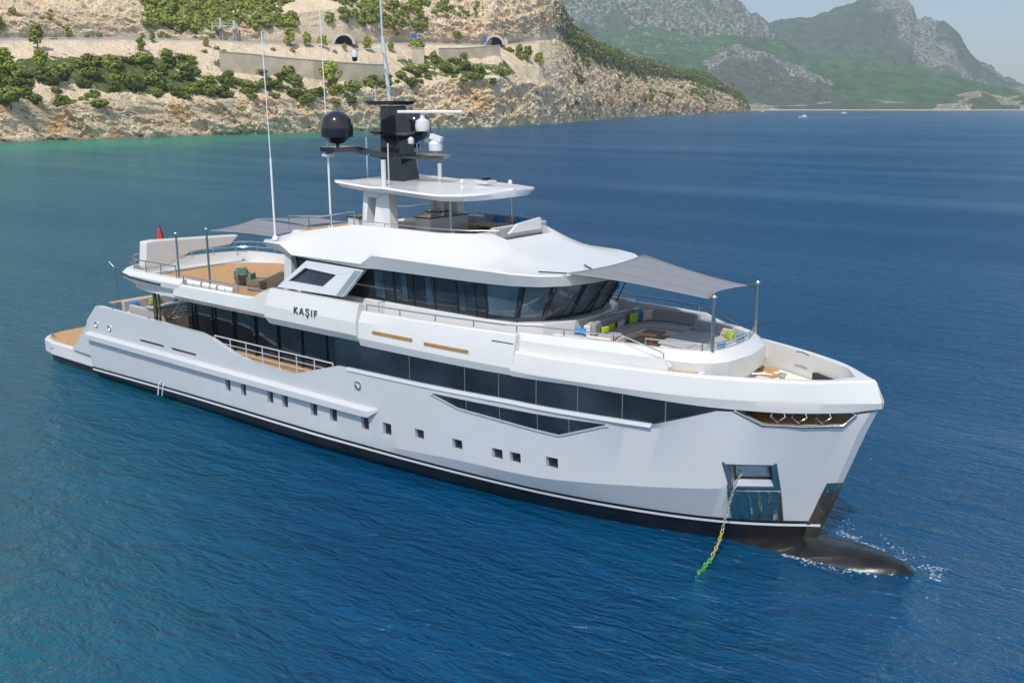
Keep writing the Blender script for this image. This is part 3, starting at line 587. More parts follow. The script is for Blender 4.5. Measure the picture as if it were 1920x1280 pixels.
# hardtop
def ht(x):
    return float(pw([(-22.2,2.45),(-21.8,2.75),(-19,3.02),(-15.7,3.08),(-14.6,2.5),(-14.15,1.6),(-13.9,.8),(-13.8,0)])(x))
xh = [-22.2,-21.8,-20.5,-19.4,-18.6,-17.9,-17.2,-16.5,-15.5]+list(np.linspace(-15.1,-13.82,10))
def hz(x): return float(pw([(-22.2,11.62),(-19.4,11.47),(-18.6,11.50),(-17.2,11.42),(-15.5,11.34),(-14.3,11.36),(-13.4,11.48)])(x))
hl = []
for s_ in (-1,1):
    part = [[(x,0,hz(x)-.12) for x in xh],[(x,s_*max(ht(x)-.35,0),hz(x)-.12) for x in xh],[(x,s_*ht(x),hz(x)+.10) for x in xh],[(x,s_*max(ht(x)-.06,0),hz(x)+.17) for x in xh],[(x,s_*max(ht(x)*.6,0),hz(x)*.5+5.9) for x in xh],[(x,0,hz(x)*.4+7.12) for x in xh]]
    hl += part if s_ < 0 else part[::-1]
hardtop = MB().loft(hl,close=True,caps=True).build('hardtop', mat('hardtop_paint',(.66,.68,.70),.25,noise=.03,coat=.4), Y, smooth=25, merge=.002)
MB().plan([(-16.5,.55),(-15.7,.45),(-15.7,1.15),(-16.5,1.25)],11.7,11.84).build('hatch', WHITE, hardtop, bevel=.03)
MB().box((-16.05,.75,11.9),(.35,.4,.05)).box((-16.1,.9,11.95),(.1,.5,.05)).build('hatch_hinge', GLOSSB, hardtop)
for x,y in ((-16.9,.2),(-15.0,1.2)): MB().lathe((x,y,11.72),[(.09,0),(.09,.12),(.04,.17)],12).build('dome_light', WHITE, hardtop, smooth=50)
for s_ in SS:
    # window-pierced pillar
    A = [(-20.4,9.4),(-18.6,9.4),(-18.9,11.4),(-20.45,11.4)]; B = [(-20.1,10.0),(-19.6,10.0),(-19.65,11.1),(-20.15,11.1)]
    pm = MB()
    for a in range(4):
        b = (a+1)%4
        pm.prism([(x,s_*(2.35 if z>10.5 else 2.6),z) for x,z in (A[a],A[b],B[b],B[a])],[(x,s_*(1.85 if z>10.5 else 2.05),z) for x,z in (A[a],A[b],B[b],B[a])])
    pm.build('hardtop_pillar', WHITE, Y, bevel=.03)
    MB().tube([(-15.55,s_*2.05,9.4),(-15.62,s_*2.05,11.4)],.06,10).build('hardtop_post', STEEL, Y, smooth=50)
for c_,d_ in (((-18.2,.3,9.8),(.9,2.6,.8)),((-21.5,-1.6,9.75),(.7,.9,.7)),((-19.6,1.5,9.8),(.7,.8,.8))):
    cab = MB().box(c_,d_).build('bar_counter', WHITE, Y, bevel=.03); MB().box((c_[0],c_[1],c_[2]+d_[2]/2+.03),(d_[0]+.1,d_[1]+.1,.05)).build('worktop', GLOSSB, cab)
so_ = MB().box((-14.3,.3,9.62),(1.0,3.4,.45)).box((-16.0,2.3,9.62),(3.0,.8,.45)).box((-13.8,.3,9.9),(.3,3.6,.5)).box((-16.0,2.65,9.9),(3.2,.25,.5)).build('sundeck_sofa', GFAB, Y, bevel=.06)
# ---- forward lounge trunk
tr_ = [(-9.6,3.0),(-7.5,2.9),(-5.5,2.65),(-4.3,2.3),(-3.7,1.95),(-3.35,1.4),(-3.15,0)]
def tring(z, g=0.0, gx=0.0): return [(x+gx*(1 if x>-5 else 0),-(y+g)) for x,y in tr_]+[(x+gx*(1 if x>-5 else 0),y+g) for x,y in tr_[::-1][1:]]
tk = MB(); 
full0, full1, full2 = tring(6.62), tring(6.25,.22,.30), tring(5.95,.2,.30)
lines_ = [[(x,y,5.45) for x,y in tring(0,.12,.12)],[(x,y,5.50) for x,y in tring(0,.18,.24)],[(x,y,5.98) for x,y in full2],[(x,y,6.28) for x,y in full1],[(x,y,6.62) for x,y in full0],[(x,y,6.62) for x,y in tring(0,-.24,-.24)],[(x,y,5.96) for x,y in tring(0,-.24,-.24)]]
tk.loft(lines_).build('lounge_surround', WHITE, Y, smooth=20)
MB().loft([[(x,y,4.46) for x,y in tring(0,-.05,-.05)],[(x,y,5.5) for x,y in tring(0,.0,.0)]]).build('trunk_front', WHITE, Y)
MB().box((-4.5,-2.62,6.7),(.8,.3,.0001)).v
# sofa: long back along the wheelhouse turning forward on the port side
sp = [(-8.75,-1.75),(-9.0,-.9),(-9.1,0.4),(-9.02,1.6),(-8.45,2.35),(-7.4,2.55),(-6.4,2.5)]
def offs(path,o_):
    out = []; k = len(path)
    for i in range(k):
        a = Vector(path[max(i-1,0)]); b = Vector(path[min(i+1,k-1)]); d = (b-a).normalized(); out.append((path[i][0]+(-d.y)*-o_*-1*(-1), path[i][1]+d.x*-o_*1*(1)) if False else (path[i][0]+d.y*o_, path[i][1]-d.x*o_))
    return out
def strip(path,o0,o1,z0,z1,name,mt,par,bev=.04):
    a, b = offs(path,o0), offs(path,o1)
    return MB().loft([[(x,y,z0) for x,y in a],[(x,y,z1) for x,y in a],[(x,y,z1) for x,y in b],[(x,y,z0) for x,y in b]],close=True,caps=True).build(name,mt,par,bevel=bev,smooth=35)
sofa = strip(sp,.05,.95,5.96,6.22,'lounge_sofa',CREAM,Y)
strip(sp,.06,.92,6.22,6.38,'seat_cushion',GFAB,sofa,.05)
strip(sp,-.02,.20,6.38,6.88,'back_cushion',DFAB,sofa,.07)
strip(sp,-.30,-.02,5.96,6.80,'sofa_surround',WHITE,sofa,.05)
for x,y in ((-8.35,-1.95),): MB().box((x,y,6.22),(1.2,.24,.5),rz=.1).build('sofa_arm',CREAM,sofa,bevel=.08)
pad = MB().plan([(-6.3,-1.1),(-4.6,-1.3),(-4.0,-.6),(-4.0,1.1),(-4.8,1.8),(-6.3,1.6)],5.96,6.30).build('sunpad', CREAM, Y, bevel=.06)
MB().plan([(-6.25,-1.0),(-4.95,-1.15),(-4.95,1.65),(-6.25,1.5)],6.30,6.42).build('pad_cushion', GFAB, pad, bevel=.05)
MB().plan([(-4.92,-1.1),(-4.3,-.75),(-4.1,-.5),(-4.1,.9),(-4.92,1.6)],6.30,6.40).build('pad_cushion', BEIGE, pad, bevel=.05)
MB().box((-5.6,1.75,6.52),(1.1,.35,.38),rx=-.3).build('pad_backrest', DFAB, pad, bevel=.08)
MB().box((-4.75,1.62,6.50),(.75,.32,.34),rx=-.3,rz=-.25).build('pad_backrest', BEIGE, pad, bevel=.08)
# rails
def railing(path, h, name, mt=STEEL, mids=1, step=1.5, par=Y, r=.03, lean=0):
    pts = [Vector(p) for p in path]; t = MB().tube([p+Vector((0,0,h)) for p in pts], r, 7)
    for k in range(1,mids+1): t.tube([p+Vector((0,0,h*k/(mids+1))) for p in pts], r*.6, 6)
    rl = t.build(name, mt, par, smooth=50)
    segs = [(pts[i+1]-pts[i]).length for i in range(len(pts)-1)]; tot = sum(segs); n = max(2,int(tot/step)+1)
    for i in range(n):
        d = tot*i/(n-1); j = 0
        while j < len(segs)-1 and d > segs[j]: d -= segs[j]; j += 1
        p = pts[j].lerp(pts[j+1], min(d/segs[j],1)); MB().tube([p,p+Vector((0,0,h))], r*.85, 6).build('stanchion', mt, rl, smooth=50)
    return rl
for s_ in SS:
    xs = np.linspace(-29.3,-20.6,12); railing([(x,s_*4.42,2.96) for x in xs],.95,'side_rail',GREYRAIL,2,1.1,r=.032)
    railing([(x,s_*(float(yK(x))-.38),float(ztD(x))) for x in np.linspace(-18.4,-11,8)]+[(x,s_*(float(yK(x))-(.38+.36*min((x+11),1))),float(ztD(x))) for x in np.linspace(-10,-6.4,5)]+[(-4.9,s_*(float(yK(-4.9))-.74),6.3)],.26,'forward_rail',STEEL,0,1.9,r=.03)
    railing([(x,s_*4.42,6.25) for x in np.linspace(-31.6,-24.9,6)],.42,'side_rail',STEEL,0,2.2,r=.035)
    railing([(x,s_*2.9,9.96) for x in np.linspace(-20.5,-15.6,5)]+[(-14.35,s_*2.4,9.93),(-13.35,s_*1.62,9.93)],.16,'sundeck_rail',STEEL,0,1.6,r=.02)
    railing([(-25.2,s_*2.7,9.35),(-22.5,s_*2.95,9.55),(-20.4,s_*3.0,9.9)],.62,'sundeck_rail',STEEL,0,1.5,r=.03)
    railing([(-18.2,s_*3.8,5.96),(-18.2,s_*3.4,5.96)],.9,'gate_rail',STEEL,1,1,r=.02)
railing([(-3.9,-2.0,6.62),(-3.5,-1.55,6.62),(-3.35,-.8,6.62),(-3.3,0,6.62),(-3.35,.8,6.62),(-3.6,1.65,6.62)],.26,'lounge_rail',STEEL,1,.9,r=.03)
railing([(-5.9,-2.5,6.62),(-4.7,-2.3,6.62),(-3.9,-2.0,6.62)],.26,'lounge_rail',STEEL,0,1.2,r=.03)
ap = [(-32.4,-4.3),(-35.6,-4.30),(-37.2,-4.05),(-37.8,-3.2),(-38.2,-1.6),(-38.3,1.2),(-37.8,2.9),(-36.9,3.9),(-34.8,4.25),(-32.4,4.3),(-29,4.35),(-26.4,4.35)]
railing([(x,y,6.44) for x,y in ap[:10]],.62,'aft_rail',STEEL,1,1.35,r=.032)
railing([(x,y,6.3) for x,y in ap[9:]],.7,'aft_rail',STEEL,1,1.35,r=.032)
# port side inner bulwark of the upper aft deck reads as solid white
for s_ in (1,): MB().add([(x,4.05,5.96) for x in (-34.4,-25)]+[(x,4.2,6.44) for x in (-34.4,-25)],[(0,1,3,2)])
# big raised wing across the stern of the upper deck (boat-deck beam)
wp = [(-3.62,6.42),(-3.45,7.86),(-2.9,7.90),(2.55,7.64),(1.95,7.14),(-.75,7.0),(-2.3,6.42)]
MB().prism([(-36.35,y,z) for y,z in wp],[(-37.0,y,z) for y,z in wp]).build('stern_crane_beam', WHITE, Y, bevel=.07)
for s_ in SS:
    for x in (-38.6,-35.0,-31.5): MB().lathe((x,s_*(float(hb(x,4.0))-.12),float(sheer(x))),[(.05,0),(.05,.05),(.02,.07)],10).build('deck_fitting', STEEL, Y, smooth=50)
    MB().tube([(-2.0,s_*1.95,6.10),(-1.7,s_*1.8,6.14),(-1.4,s_*1.65,6.10)],.03,6).build('cleat', STEEL, Y, smooth=50)
    for x in (-21.0,-26.4,-31.2): MB().box((x,s_*4.40,5.62),(.03,.5,.5)).build('panel_joint', MULL, Y) if False else None
# foredeck awning with poles
for s_ in SS:
    pm = MB().tube([(-3.6,s_*1.8,6.62),(-3.62,s_*1.8,8.50)],.075,12).lathe((-3.62,s_*1.8,8.50),[(.09,0),(.1,.06),(.05,.12)],12); pm.build('awning_pole', STEEL, Y, smooth=50)
def awning(c, name, sag=.12, n=16, edge=.1):
    # c: four corners in order, edges curve inward
    c = [Vector(p) for p in c]; ctr = sum(c,Vector())/4; rows = []
    for i in range(n+1):
        r_ = []
        for j in range(n+1):
            u,v = i/n,j/n; p = c[0]*(1-u)*(1-v)+c[1]*u*(1-v)+c[2]*u*v+c[3]*(1-u)*v
            pull = edge*(4*u*(1-u)*(1-2*min(v,1-v))**3 + 4*v*(1-v)*(1-2*min(u,1-u))**3)
            q_ = p+(ctr-p)*pull; q_.z = p.z - sag*16*u*(1-u)*v*(1-v) ; r_.append(tuple(q_))
        rows.append(r_)
    o = MB().loft(rows).build(name, AWN, Y, smooth=60); s = o.modifiers.new('th','SOLIDIFY'); s.thickness = .015
    border = [rows[i][0] for i in range(n+1)]+[rows[n][j] for j in range(1,n+1)]+[rows[i][n] for i in range(n-1,-1,-1)]+[rows[0][j] for j in range(n-1,-1,-1)]
    MB().tube(border,.014,5).build('bolt_rope', DFAB, o)
    for j in (n//3, 2*n//3): MB().tube([(x,y,z+.012) for x,y,z in [rows[i][j] for i in range(n+1)]],.009,4).build('seam', DFAB, o)
    return o
aw = awning([(-9.2,-2.75,8.93),(-3.95,-1.55,8.42),(-3.95,1.55,8.44),(-9.25,2.9,8.95)],'foredeck_awning',.02,16,.14)
for a,b in (((-3.95,-1.55,8.42),(-3.62,-1.8,8.52)),((-3.95,1.55,8.44),(-3.62,1.8,8.52)),((-10.2,-3.2,8.95),(-9.2,-2.75,8.93)),((-9.6,-1.0,8.98),(-9.0,-1.2,8.86))):
    MB().tube([a,b],.03,6).build('tension_line', GLOSSB, aw)
# aft awnings
PT = {0:(-32.3,-4.2,8.68),1:(-29.6,-4.25,9.12),2:(-33.9,-.2,8.75),3:(-31.0,4.1,8.8),4:(-35.0,3.4,8.45)}
for k in (0,1): x,y,z = PT[k]; MB().tube([(x,y,6.2),(x,y,z)],.055,10).lathe((x,y,z),[(.07,0),(.08,.05),(.04,.1)],10).build('awning_pole', STEEL, Y, smooth=50)
for x,y,z in ((-32.3,4.2,8.68),(-29.6,4.25,8.9)): MB().tube([(x,y,6.2),(x,y,z)],.055,10).build('awning_pole', STEEL, Y, smooth=50)
awning([(-29.5,-4.15,9.08),(-26.0,-3.2,9.0),(-26.1,.2,9.05),(-31.2,.0,9.2)],'aft_awning',.12,12,.16)
awning([(-31.4,.3,9.15),(-27.6,.4,9.05),(-27.4,3.0,9.0),(-30.8,3.9,8.95)],'aft_awning',.12,12,.16)
# main deck aft seating
sf = MB().box((-39.5,0,3.25),(.9,6.0,.5)).box((-37.6,-2.6,3.2),(3.0,.9,.45)).build('cockpit_sofa', CREAM, Y, bevel=.06)
MB().box((-39.95,0,3.75),(.3,6.2,.75)).box((-37.4,-3.1,3.72),(3.4,.25,.65)).build('back_cushion', GFAB, sf, bevel=.06)
MB().box((-39.4,0,3.56),(.8,5.8,.14)).box((-37.6,-2.55,3.5),(2.9,.8,.14)).build('seat_cushion', LGREY, sf, bevel=.05)
MB().box((-40.45,.2,4.02),(.5,7.4,.06)).build('aft_cap', TEAK, Y)
# passerelle post
MB().tube([(-42.3,-2,3.0),(-42.45,-2,5.7)],.05,8).tube([(-42.45,-2,5.7),(-42.75,-2.1,6.0)],.04,8).build('gangway_post', STEEL, Y, smooth=50)

# ---- radar mast
mast = MB()
def rect(x0,x1,w_,z): return [(x0,-w_,z),(x1,-w_,z),(x1,w_,z),(x0,w_,z)]
mast.prism(rect(-21.25,-20.35,.38,15.0),rect(-21.2,-19.75,.55,11.75))
M_ = mast.build('radar_mast', GLOSSB, Y, bevel=.03)
MB().prism(rect(-22.0,-19.9,.62,15.22),rect(-21.85,-20.05,.5,15.05)).build('mast_platform', GLOSSB, M_, bevel=.02)
MB().prism([(-21.7,-.75,13.9),(-19.3,-.75,13.9),(-18.6,-.3,13.9),(-18.6,.3,13.9),(-19.3,.75,13.9),(-21.7,.75,13.9)],[(-21.5,-.6,13.72),(-19.4,-.6,13.72),(-18.9,-.2,13.72),(-18.9,.2,13.72),(-19.4,.6,13.72),(-21.5,.6,13.72)]).build('mast_platform', GLOSSB, M_, bevel=.02)
arm = MB()
for s_ in SS:
    a = [(-22.3,s_*2.75,13.08),(-22.1,s_*1.5,13.10),(-21.0,s_*.35,12.72)]; 
    arm.loft([[(x-.40,y,z-.06) for x,y,z in a],[(x-.45,y,z+.14) for x,y,z in a],[(x+.55,y,z+.14) for x,y,z in a],[(x+.45,y,z-.08) for x,y,z in a]],close=True,caps=True)
arm.prism([(-20.2,-.5,12.95),(-18.2,-.75,12.9),(-17.6,-.35,12.9),(-17.6,.35,12.9),(-18.2,.75,12.9),(-20.2,.5,12.95)],[(-20.2,-.5,12.72),(-18.3,-.65,12.72),(-17.8,-.3,12.75),(-17.8,.3,12.75),(-18.3,.65,12.72),(-20.2,.5,12.72)])
arm.build('spreader', GLOSSB, M_, bevel=.02)
for s_ in SS:
    dm = MB().lathe((-22.1+.55*(s_>0),s_*2.25,13.28),[(.07,-.15),(.08,.08),(.30,.12),(.58,.36),(.71,.38),(.73,.75),(.72,.92),(.65,1.16),(.52,1.33),(.34,1.45),(.16,1.51),(.01,1.52)],36); dm.build('satellite_dome', GLOSSB, M_, smooth=40)
rb = MB().box((-18.55,0,14.75),(.16,2.9,.13),rz=-1.0).build('radar_scanner', WHITE, M_, bevel=.04)
MB().lathe((-18.9,-.1,13.92),[(.30,0),(.34,.2),(.30,.45),(.12,.55),(.10,.8)],20).build('radar_pedestal', WHITE, rb, smooth=40)
MB().lathe((-18.05,-.2,12.95),[(.12,0),(.12,.1),(.30,.15),(.32,.45),(.2,.6)],16).box((-17.95,-.25,13.65),(.55,.28,.22),rz=.3,ry=.3).build('searchlight', WHITE, M_, smooth=40)
MB().lathe((-19.2,-.55,13.35),[(.05,0),(.13,.05),(.15,.22),(.05,.32)],12).lathe((-18.9,.2,13.35),[(.05,0),(.15,.05),(.17,.22),(.05,.32)],12).build('camera_dome', WHITE, M_, smooth=40)
MB().tube([(-21.0,0,15.2),(-21.35,0,18.0)],.09,8).tube([(-21.35,0,18.0),(-21.45,0,21.5)],.045,6).build('top_pole', GREYRAIL, M_, smooth=50)
tp_ = MB()
for z,dx in ((15.9,.35),(16.6,.4),(17.3,.4)): tp_.tube([(-21.1-(z-15.2)*.12,0,z),(-20.9-(z-15.2)*.12+dx*.5,-.3,z)],.03,6)
tp_.tube([(-21.6,-.3,15.2),(-21.62,-.3,15.9)],.02,6).build('bracket', WHITE, M_)
cm = MB().lathe((-22.55,-.6,17.15),[(.1,.32),(.14,.15),(.13,.0)],14).build('camera_dome', WHITE, M_, smooth=40)
MB().lathe((-22.55,-.6,16.95),[(.01,0),(.11,.05),(.13,.2)],14).build('camera_lens', GLOSSB, cm, smooth=40)
MB().tube([(-21.4,0,17.5),(-22.5,-.6,17.5)],.02,5).tube([(-22.55,-.6,17.5),(-22.55,-.6,17.2)],.02,5).build('bracket', GREYRAIL, M_)
for z in (14.45,13.2): MB().box((-21.0,-.47 if z>14 else -.53,z),(.5,.02,.05)).build('mast_lamp', STEEL, M_)
for x,y,z0,z1,r_ in ((-19.3,-2.2,11.6,12.75,.11),(-20.25,2.45,11.6,12.35,.10)): MB().tube([(x,y,z0),(x,y,z1)],r_,12).build('antenna', WHITE, hardtop, smooth=50)
for x,y,z0,z1 in ((-22.3,-.3,11.6,13.6),(-21.8,.6,11.6,13.7),(-20.0,-1.2,11.6,13.4),(-20.9,1.6,11.6,13.3)): MB().tube([(x,y,z0),(x,y,z1)],.035,7).build('antenna', GREYRAIL, hardtop, smooth=50)
for x,y,z0,z1,z2 in ((-24.9,-3.8,9.0,12.7,18.2),(-22.6,-2.4,9.5,13.3,19.0)):
    MB().tube([(x,y,z0),(x,y,z1)],.048,8).tube([(x,y,z1),(x-.12,y,z2)],.024,6).lathe((x,y,z0),[(.13,0),(.13,.12),(.07,.2)],12).build('whip_antenna', mat('antenna_white',(.7,.7,.7),.4), Y, smooth=50)
MB().lathe((-22.6,-2.4,12.75),[(.1,0),(.28,.06),(.28,.16),(.12,.24)],16).build('antenna_base', WHITE, Y, smooth=50)

# ================================================================== loose things on board
def cushion(name, loc, size, rz, rx, mt, label, group='loose cushions on the foredeck lounge'):
    o = MB(); n = 9; sx, sy, sz = size; rows = []
    for side in (1,-1):
        g_ = [[((u/n*2-1)*sx/2*(1-.10*(1-abs(v/n*2-1)**2)), side*(sy/2)*math.sqrt(max(0,(1-(u/n*2-1)**4)*(1-(v/n*2-1)**4)))+0, (v/n*2-1)*sz/2*(1-.10*(1-abs(u/n*2-1)**2))) for u in range(n+1)] for v in range(n+1)]
        o.loft(g_)
    ob = o.build(name, mt, None, smooth=70, merge=.002); ob.location = loc; ob.rotation_euler = (rx,0,rz)
    return tag(ob, label, 'cushion', group)
G2 = R(90)
cushion('cushion',(-8.60,-.95,6.52),(.5,.16,.32),G2-.12,0,LIME,'small lime green cushion at the near end of the grey foredeck sofa')
cushion('cushion',(-8.72,-.30,6.52),(.5,.16,.32),G2+.15,-.0,LIME,'second lime green cushion from the near end of the grey foredeck sofa')
cushion('cushion',(-8.72,.40,6.52),(.5,.16,.32),G2,0,LGREY,'small pale grey cushion between the low lime cushions and the upright lime one')
cushion('cushion',(-8.62,1.20,6.62),(.55,.18,.5),G2-.1,0,LIME,'large upright lime green cushion leaning on a blue one in the sofa corner')
cushion('cushion',(-8.70,1.62,6.64),(.55,.18,.5),G2-.2,0,BLUE,'bright blue cushion behind the upright lime one in the sofa corner')
cushion('cushion',(-8.40,1.98,6.64),(.55,.18,.5),G2-.5,0,LGREY,'large pale grey cushion on the far side of the blue one in the sofa corner')
cushion('cushion',(-4.35,1.15,6.52),(.5,.16,.34),-.6,-.4,LIME,'lime green cushion on the beige end of the foredeck sunpad')
cushion('cushion',(-3.72,-.9,6.62),(.5,.16,.28),G2+.1,0,BLUE,'blue cushion against the front lounge rail, nearest the near awning pole')
cushion('cushion',(-3.72,.75,6.62),(.5,.16,.28),G2-.1,0,BLUE,'blue cushion against the front lounge rail, nearest the far awning pole')
cushion('cushion',(-8.9,-2.25,6.66),(.5,.16,.28),.2,-.5,BLUE,'folded blue and white cushion on the white ledge beside the sofa arm')
GC = 'scatter cushions on the cockpit sofa'
cushion('cushion',(-39.7,-2.5,3.85),(.5,.18,.45),G2,0,BLUE,'blue and white cushion at the near end of the cockpit sofa under the overhang',GC)
cushion('cushion',(-39.7,-1.2,3.85),(.9,.18,.4),G2,0,LIME,'long lime cushion in the middle of the cockpit sofa under the overhang',GC)
cushion('cushion',(-39.7,.2,3.85),(.5,.18,.45),G2,0,BLUE,'blue cushion at the far end of the cockpit sofa under the overhang',GC)
def table(loc, rz, sx, sy, h, label):
    e = empty('coffee_table', loc, label, 'table', 'wooden tables in the foredeck lounge'); e.rotation_euler = (0,0,rz)
    MB().box((0,0,h-.03),(sx,sy,.06)).build('tabletop', DWOOD, e, bevel=.01); MB().box((0,0,h/2),(.14,.14,h-.06)).build('pedestal', TEAK, e); MB().box((0,0,.025),(.45,.45,.04)).build('foot', DWOOD, e)
table((-7.0,-.1,5.96),.1,.75,1.0,.54,'dark varnished pedestal table in front of the foredeck sofa')
table((-6.4,-1.35,5.96),.1,.7,.9,.34,'low slatted teak table nearest the side rail of the foredeck lounge')
def armchair(loc, rz, label):
    e = empty('armchair', loc, label, 'armchair', 'wicker armchairs on the upper aft deck'); e.rotation_euler = (0,0,rz)
    MB().box((0,0,.22),(.72,.72,.40)).box((-.33,0,.45),(.10,.78,.45)).box((0,.34,.42),(.7,.10,.3)).box((0,-.34,.42),(.7,.10,.3)).build('frame', WICK, e, bevel=.03)
    MB().box((.03,0,.46),(.6,.56,.12)).build('seat_cushion', GREENF, e, bevel=.05); MB().box((-.26,0,.68),(.14,.60,.34)).build('back_cushion', GREENF, e, bevel=.05)
armchair((-28.6,-2.2,5.97),.4,'wicker armchair with sage cushion, nearest the white corner of the deckhouse')
armchair((-30.5,-1.6,5.97),-.3,'wicker armchair with sage cushion farther aft on the teak upper deck')
e = empty('dining_table', (-27.2,-.9,5.97), 'round teak topped table beside the wicker armchairs on the aft deck', 'table')
MB().lathe((0,0,.70),[(.75,0),(.78,.03),(.75,.06)],28).build('tabletop', TEAK, e); MB().tube([(0,0,0),(0,0,.70)],.08,10).build('pedestal', WICK, e)
# inflatable white fenders lying along the side rail
for i,(x,lb) in enumerate(((-30.8,'white rolled canvas bundle on the deck edge, aftermost of the row'),(-29.5,'white rolled canvas bundle on the deck edge, middle of the row'),(-28.2,'white rolled canvas bundle on the deck edge, foremost of the row'))):
    o = MB().tube([(-.55,0,.0),(-.42,0,.02),(0,0,.0),(.42,0,.02),(.55,0,0)],.15,12); ob = o.build('canvas_roll', mat('canvas_white',(.72,.72,.70),.7,bump=.5,bscale=6), None, smooth=50); ob.location = (x,-4.28,6.36); tag(ob, lb, 'canvas roll', 'canvas rolls on the upper deck edge')
    # ties are part of the roll
    MB().tube([(0,0,-.02),(.03,0,-.02)],.165,12).build('strap', BRASS, ob)
for x,y,z in ((-16.2,1.9,9.92),): pass
cushion('cushion',(-16.6,2.35,9.98),(.6,.18,.36),0,-.2,BLUE,'blue cushion on the grey sundeck sofa under the hardtop','cushions under the hardtop')
cushion('cushion',(-15.3,2.35,9.98),(.6,.18,.36),0,-.2,BLUE,'second blue cushion on the sundeck sofa, nearer the far post','cushions under the hardtop')
e = empty('sundeck_table', (-16.3,.9,9.40), 'yellow topped wooden table under the hardtop', 'table')
MB().box((0,0,.5),(1.5,1.0,.05)).build('tabletop', mat('table_cloth',(.42,.36,.10),.6,noise=.6,nscale=6), e); MB().box((0,0,.25),(.3,.3,.48)).build('pedestal', DWOOD, e)
# ensign
e = empty('ensign', (-38.6,-.6,5.9), 'red ensign furled against its black staff at the stern', 'flag')
MB().tube([(-.0,0,0),(-.9,0,2.35)],.05,8).build('flagstaff', GLOSSB, e)
fl = MB(); rows = []
for i in range(9):
    t = i/8; z = 2.25-1.5*t; rows.append([(-.85+.33*(2.25-z)/.86*.86+ .05*math.sin(9*u+3*t), -.05-.02-.42*u*(.25+.75*t), z-.12*u) for u in np.linspace(0,1,9)])
fo = fl.loft(rows).build('flag_cloth', RED, e, smooth=60); sm = fo.modifiers.new('t','SOLIDIFY'); sm.thickness = .02

# anchor chain
ch = empty('anchor_chain', (-2.2,-2.1,2.1), 'steel anchor chain hanging from the bow pocket, lower links slimed yellow and green', 'chain')
def link_mesh(mt, mt_name, pts, w_=.075, r_=.022, jit=0):
    mb = MB(); P_ = [Vector(p) for p in pts]; tot = 0; k = 0; step = .125
    d_all = [(P_[i+1]-P_[i]).length for i in range(len(P_)-1)]; L_ = sum(d_all); n = int(L_/step)
    for i in range(n):
        d = i*step; j = 0
        while j < len(d_all)-1 and d > d_all[j]: d -= d_all[j]; j += 1
        dirn = (P_[j+1]-P_[j]).normalized(); c = P_[j]+dirn*d + Vector((random.uniform(-jit,jit),random.uniform(-jit,jit),0))
        a = dirn.orthogonal().normalized(); b = dirn.cross(a)
        if i % 2: a, b = b, a
        loop = [c+dirn*(.095*math.cos(t))+a*(w_*math.sin(t)) for t in np.linspace(0,2*math.pi,11)]
        mb.tube(loop, r_, 5)
    o = mb.build(mt_name, mt, ch, smooth=60); o.matrix_parent_inverse = Matrix.Translation(-Vector((-2.2,-2.1,2.1))); return o
link_mesh(mat('galvanised_chain',(.42,.42,.38),.45,metal=.6,noise=.3,nscale=8),'bare_links',[(-2.15,-2.05,2.45),(-2.2,-2.42,2.04),(-2.26,-2.62,1.5),(-2.3,-2.92,.75),(-2.3,-3.0,.55)],.045,.014)
link_mesh(mat('yellow_slime',(.50,.36,.04),.6,noise=.45,nscale=6),'yellow_links',[(-2.3,-3.0,.55),(-2.3,-3.25,.2),(-2.3,-3.75,-.15)],.050,.018)
link_mesh(mat('green_slime',(.10,.42,.04),.7,noise=.5,nscale=6),'green_links',[(-2.3,-3.75,-.15),(-2.3,-3.95,-.26),(-2.31,-4.3,-.32),(-2.31,-4.65,-.35),(-2.31,-4.95,-.42)],.065,.022,.035)
link_mesh(mat('teal_links',(.01,.22,.16),.7),'submerged_links',[(-2.31,-4.95,-.42),(-2.37,-5.5,-.8),(-2.4,-6.4,-1.8)],.08,.022,.03)

# foam round the bulb: small raised flecks of broken water
fm = MB(); 
for i in range(1000):
    t = random.random(); x = -.6+t*4.9; side = 1 if random.random()<.55 else -1
    tb = min((x+5.6)/9.15,1); rr2 = 1.45*float(bulbrad(tb))*(.86 if tb<.9 else .5)+.02
    off = abs(random.gauss(0,.26))*(1.9 if side>0 else .8); y = -.12+side*(rr2+off); 
    if fbm(np.array([x*2.2]),np.array([y*2.2]),0,3,seed=5)[0] < .48: continue
    s = random.uniform(.01,.042); a = random.uniform(0,3.1); z = SEAZ+.012+random.uniform(0,.03)
    fm.add([(x+s*k*math.cos(a+b),y+s*k*.7*math.sin(a+b),z+(s*.25 if j==6 else 0)) for j,(k,b) in enumerate([(1,j_*1.047) for j_ in range(6)]+[(0,0)])],[(j,(j+1)%6,6) for j in range(6)])
FOAM = mat('sea_foam',(.42,.50,.56),.7); tag(fm.build('foam', FOAM, None), 'white foam streaks round the dark bulb at the bow', 'foam', kind='stuff')
# thin discharge of cooling water
dz_ = MB().tube([(-34.2,-4.53,.75),(-34.2,-4.75,.6),(-34.2,-4.85,.0)],.035,6).tube([(-33.9,-4.53,.7),(-33.9,-4.7,.5),(-33.9,-4.8,0)],.025,6); tag(dz_.build('water_jet', FOAM, None), 'thin jet of cooling water falling from the hull side near the stern', 'water jet')
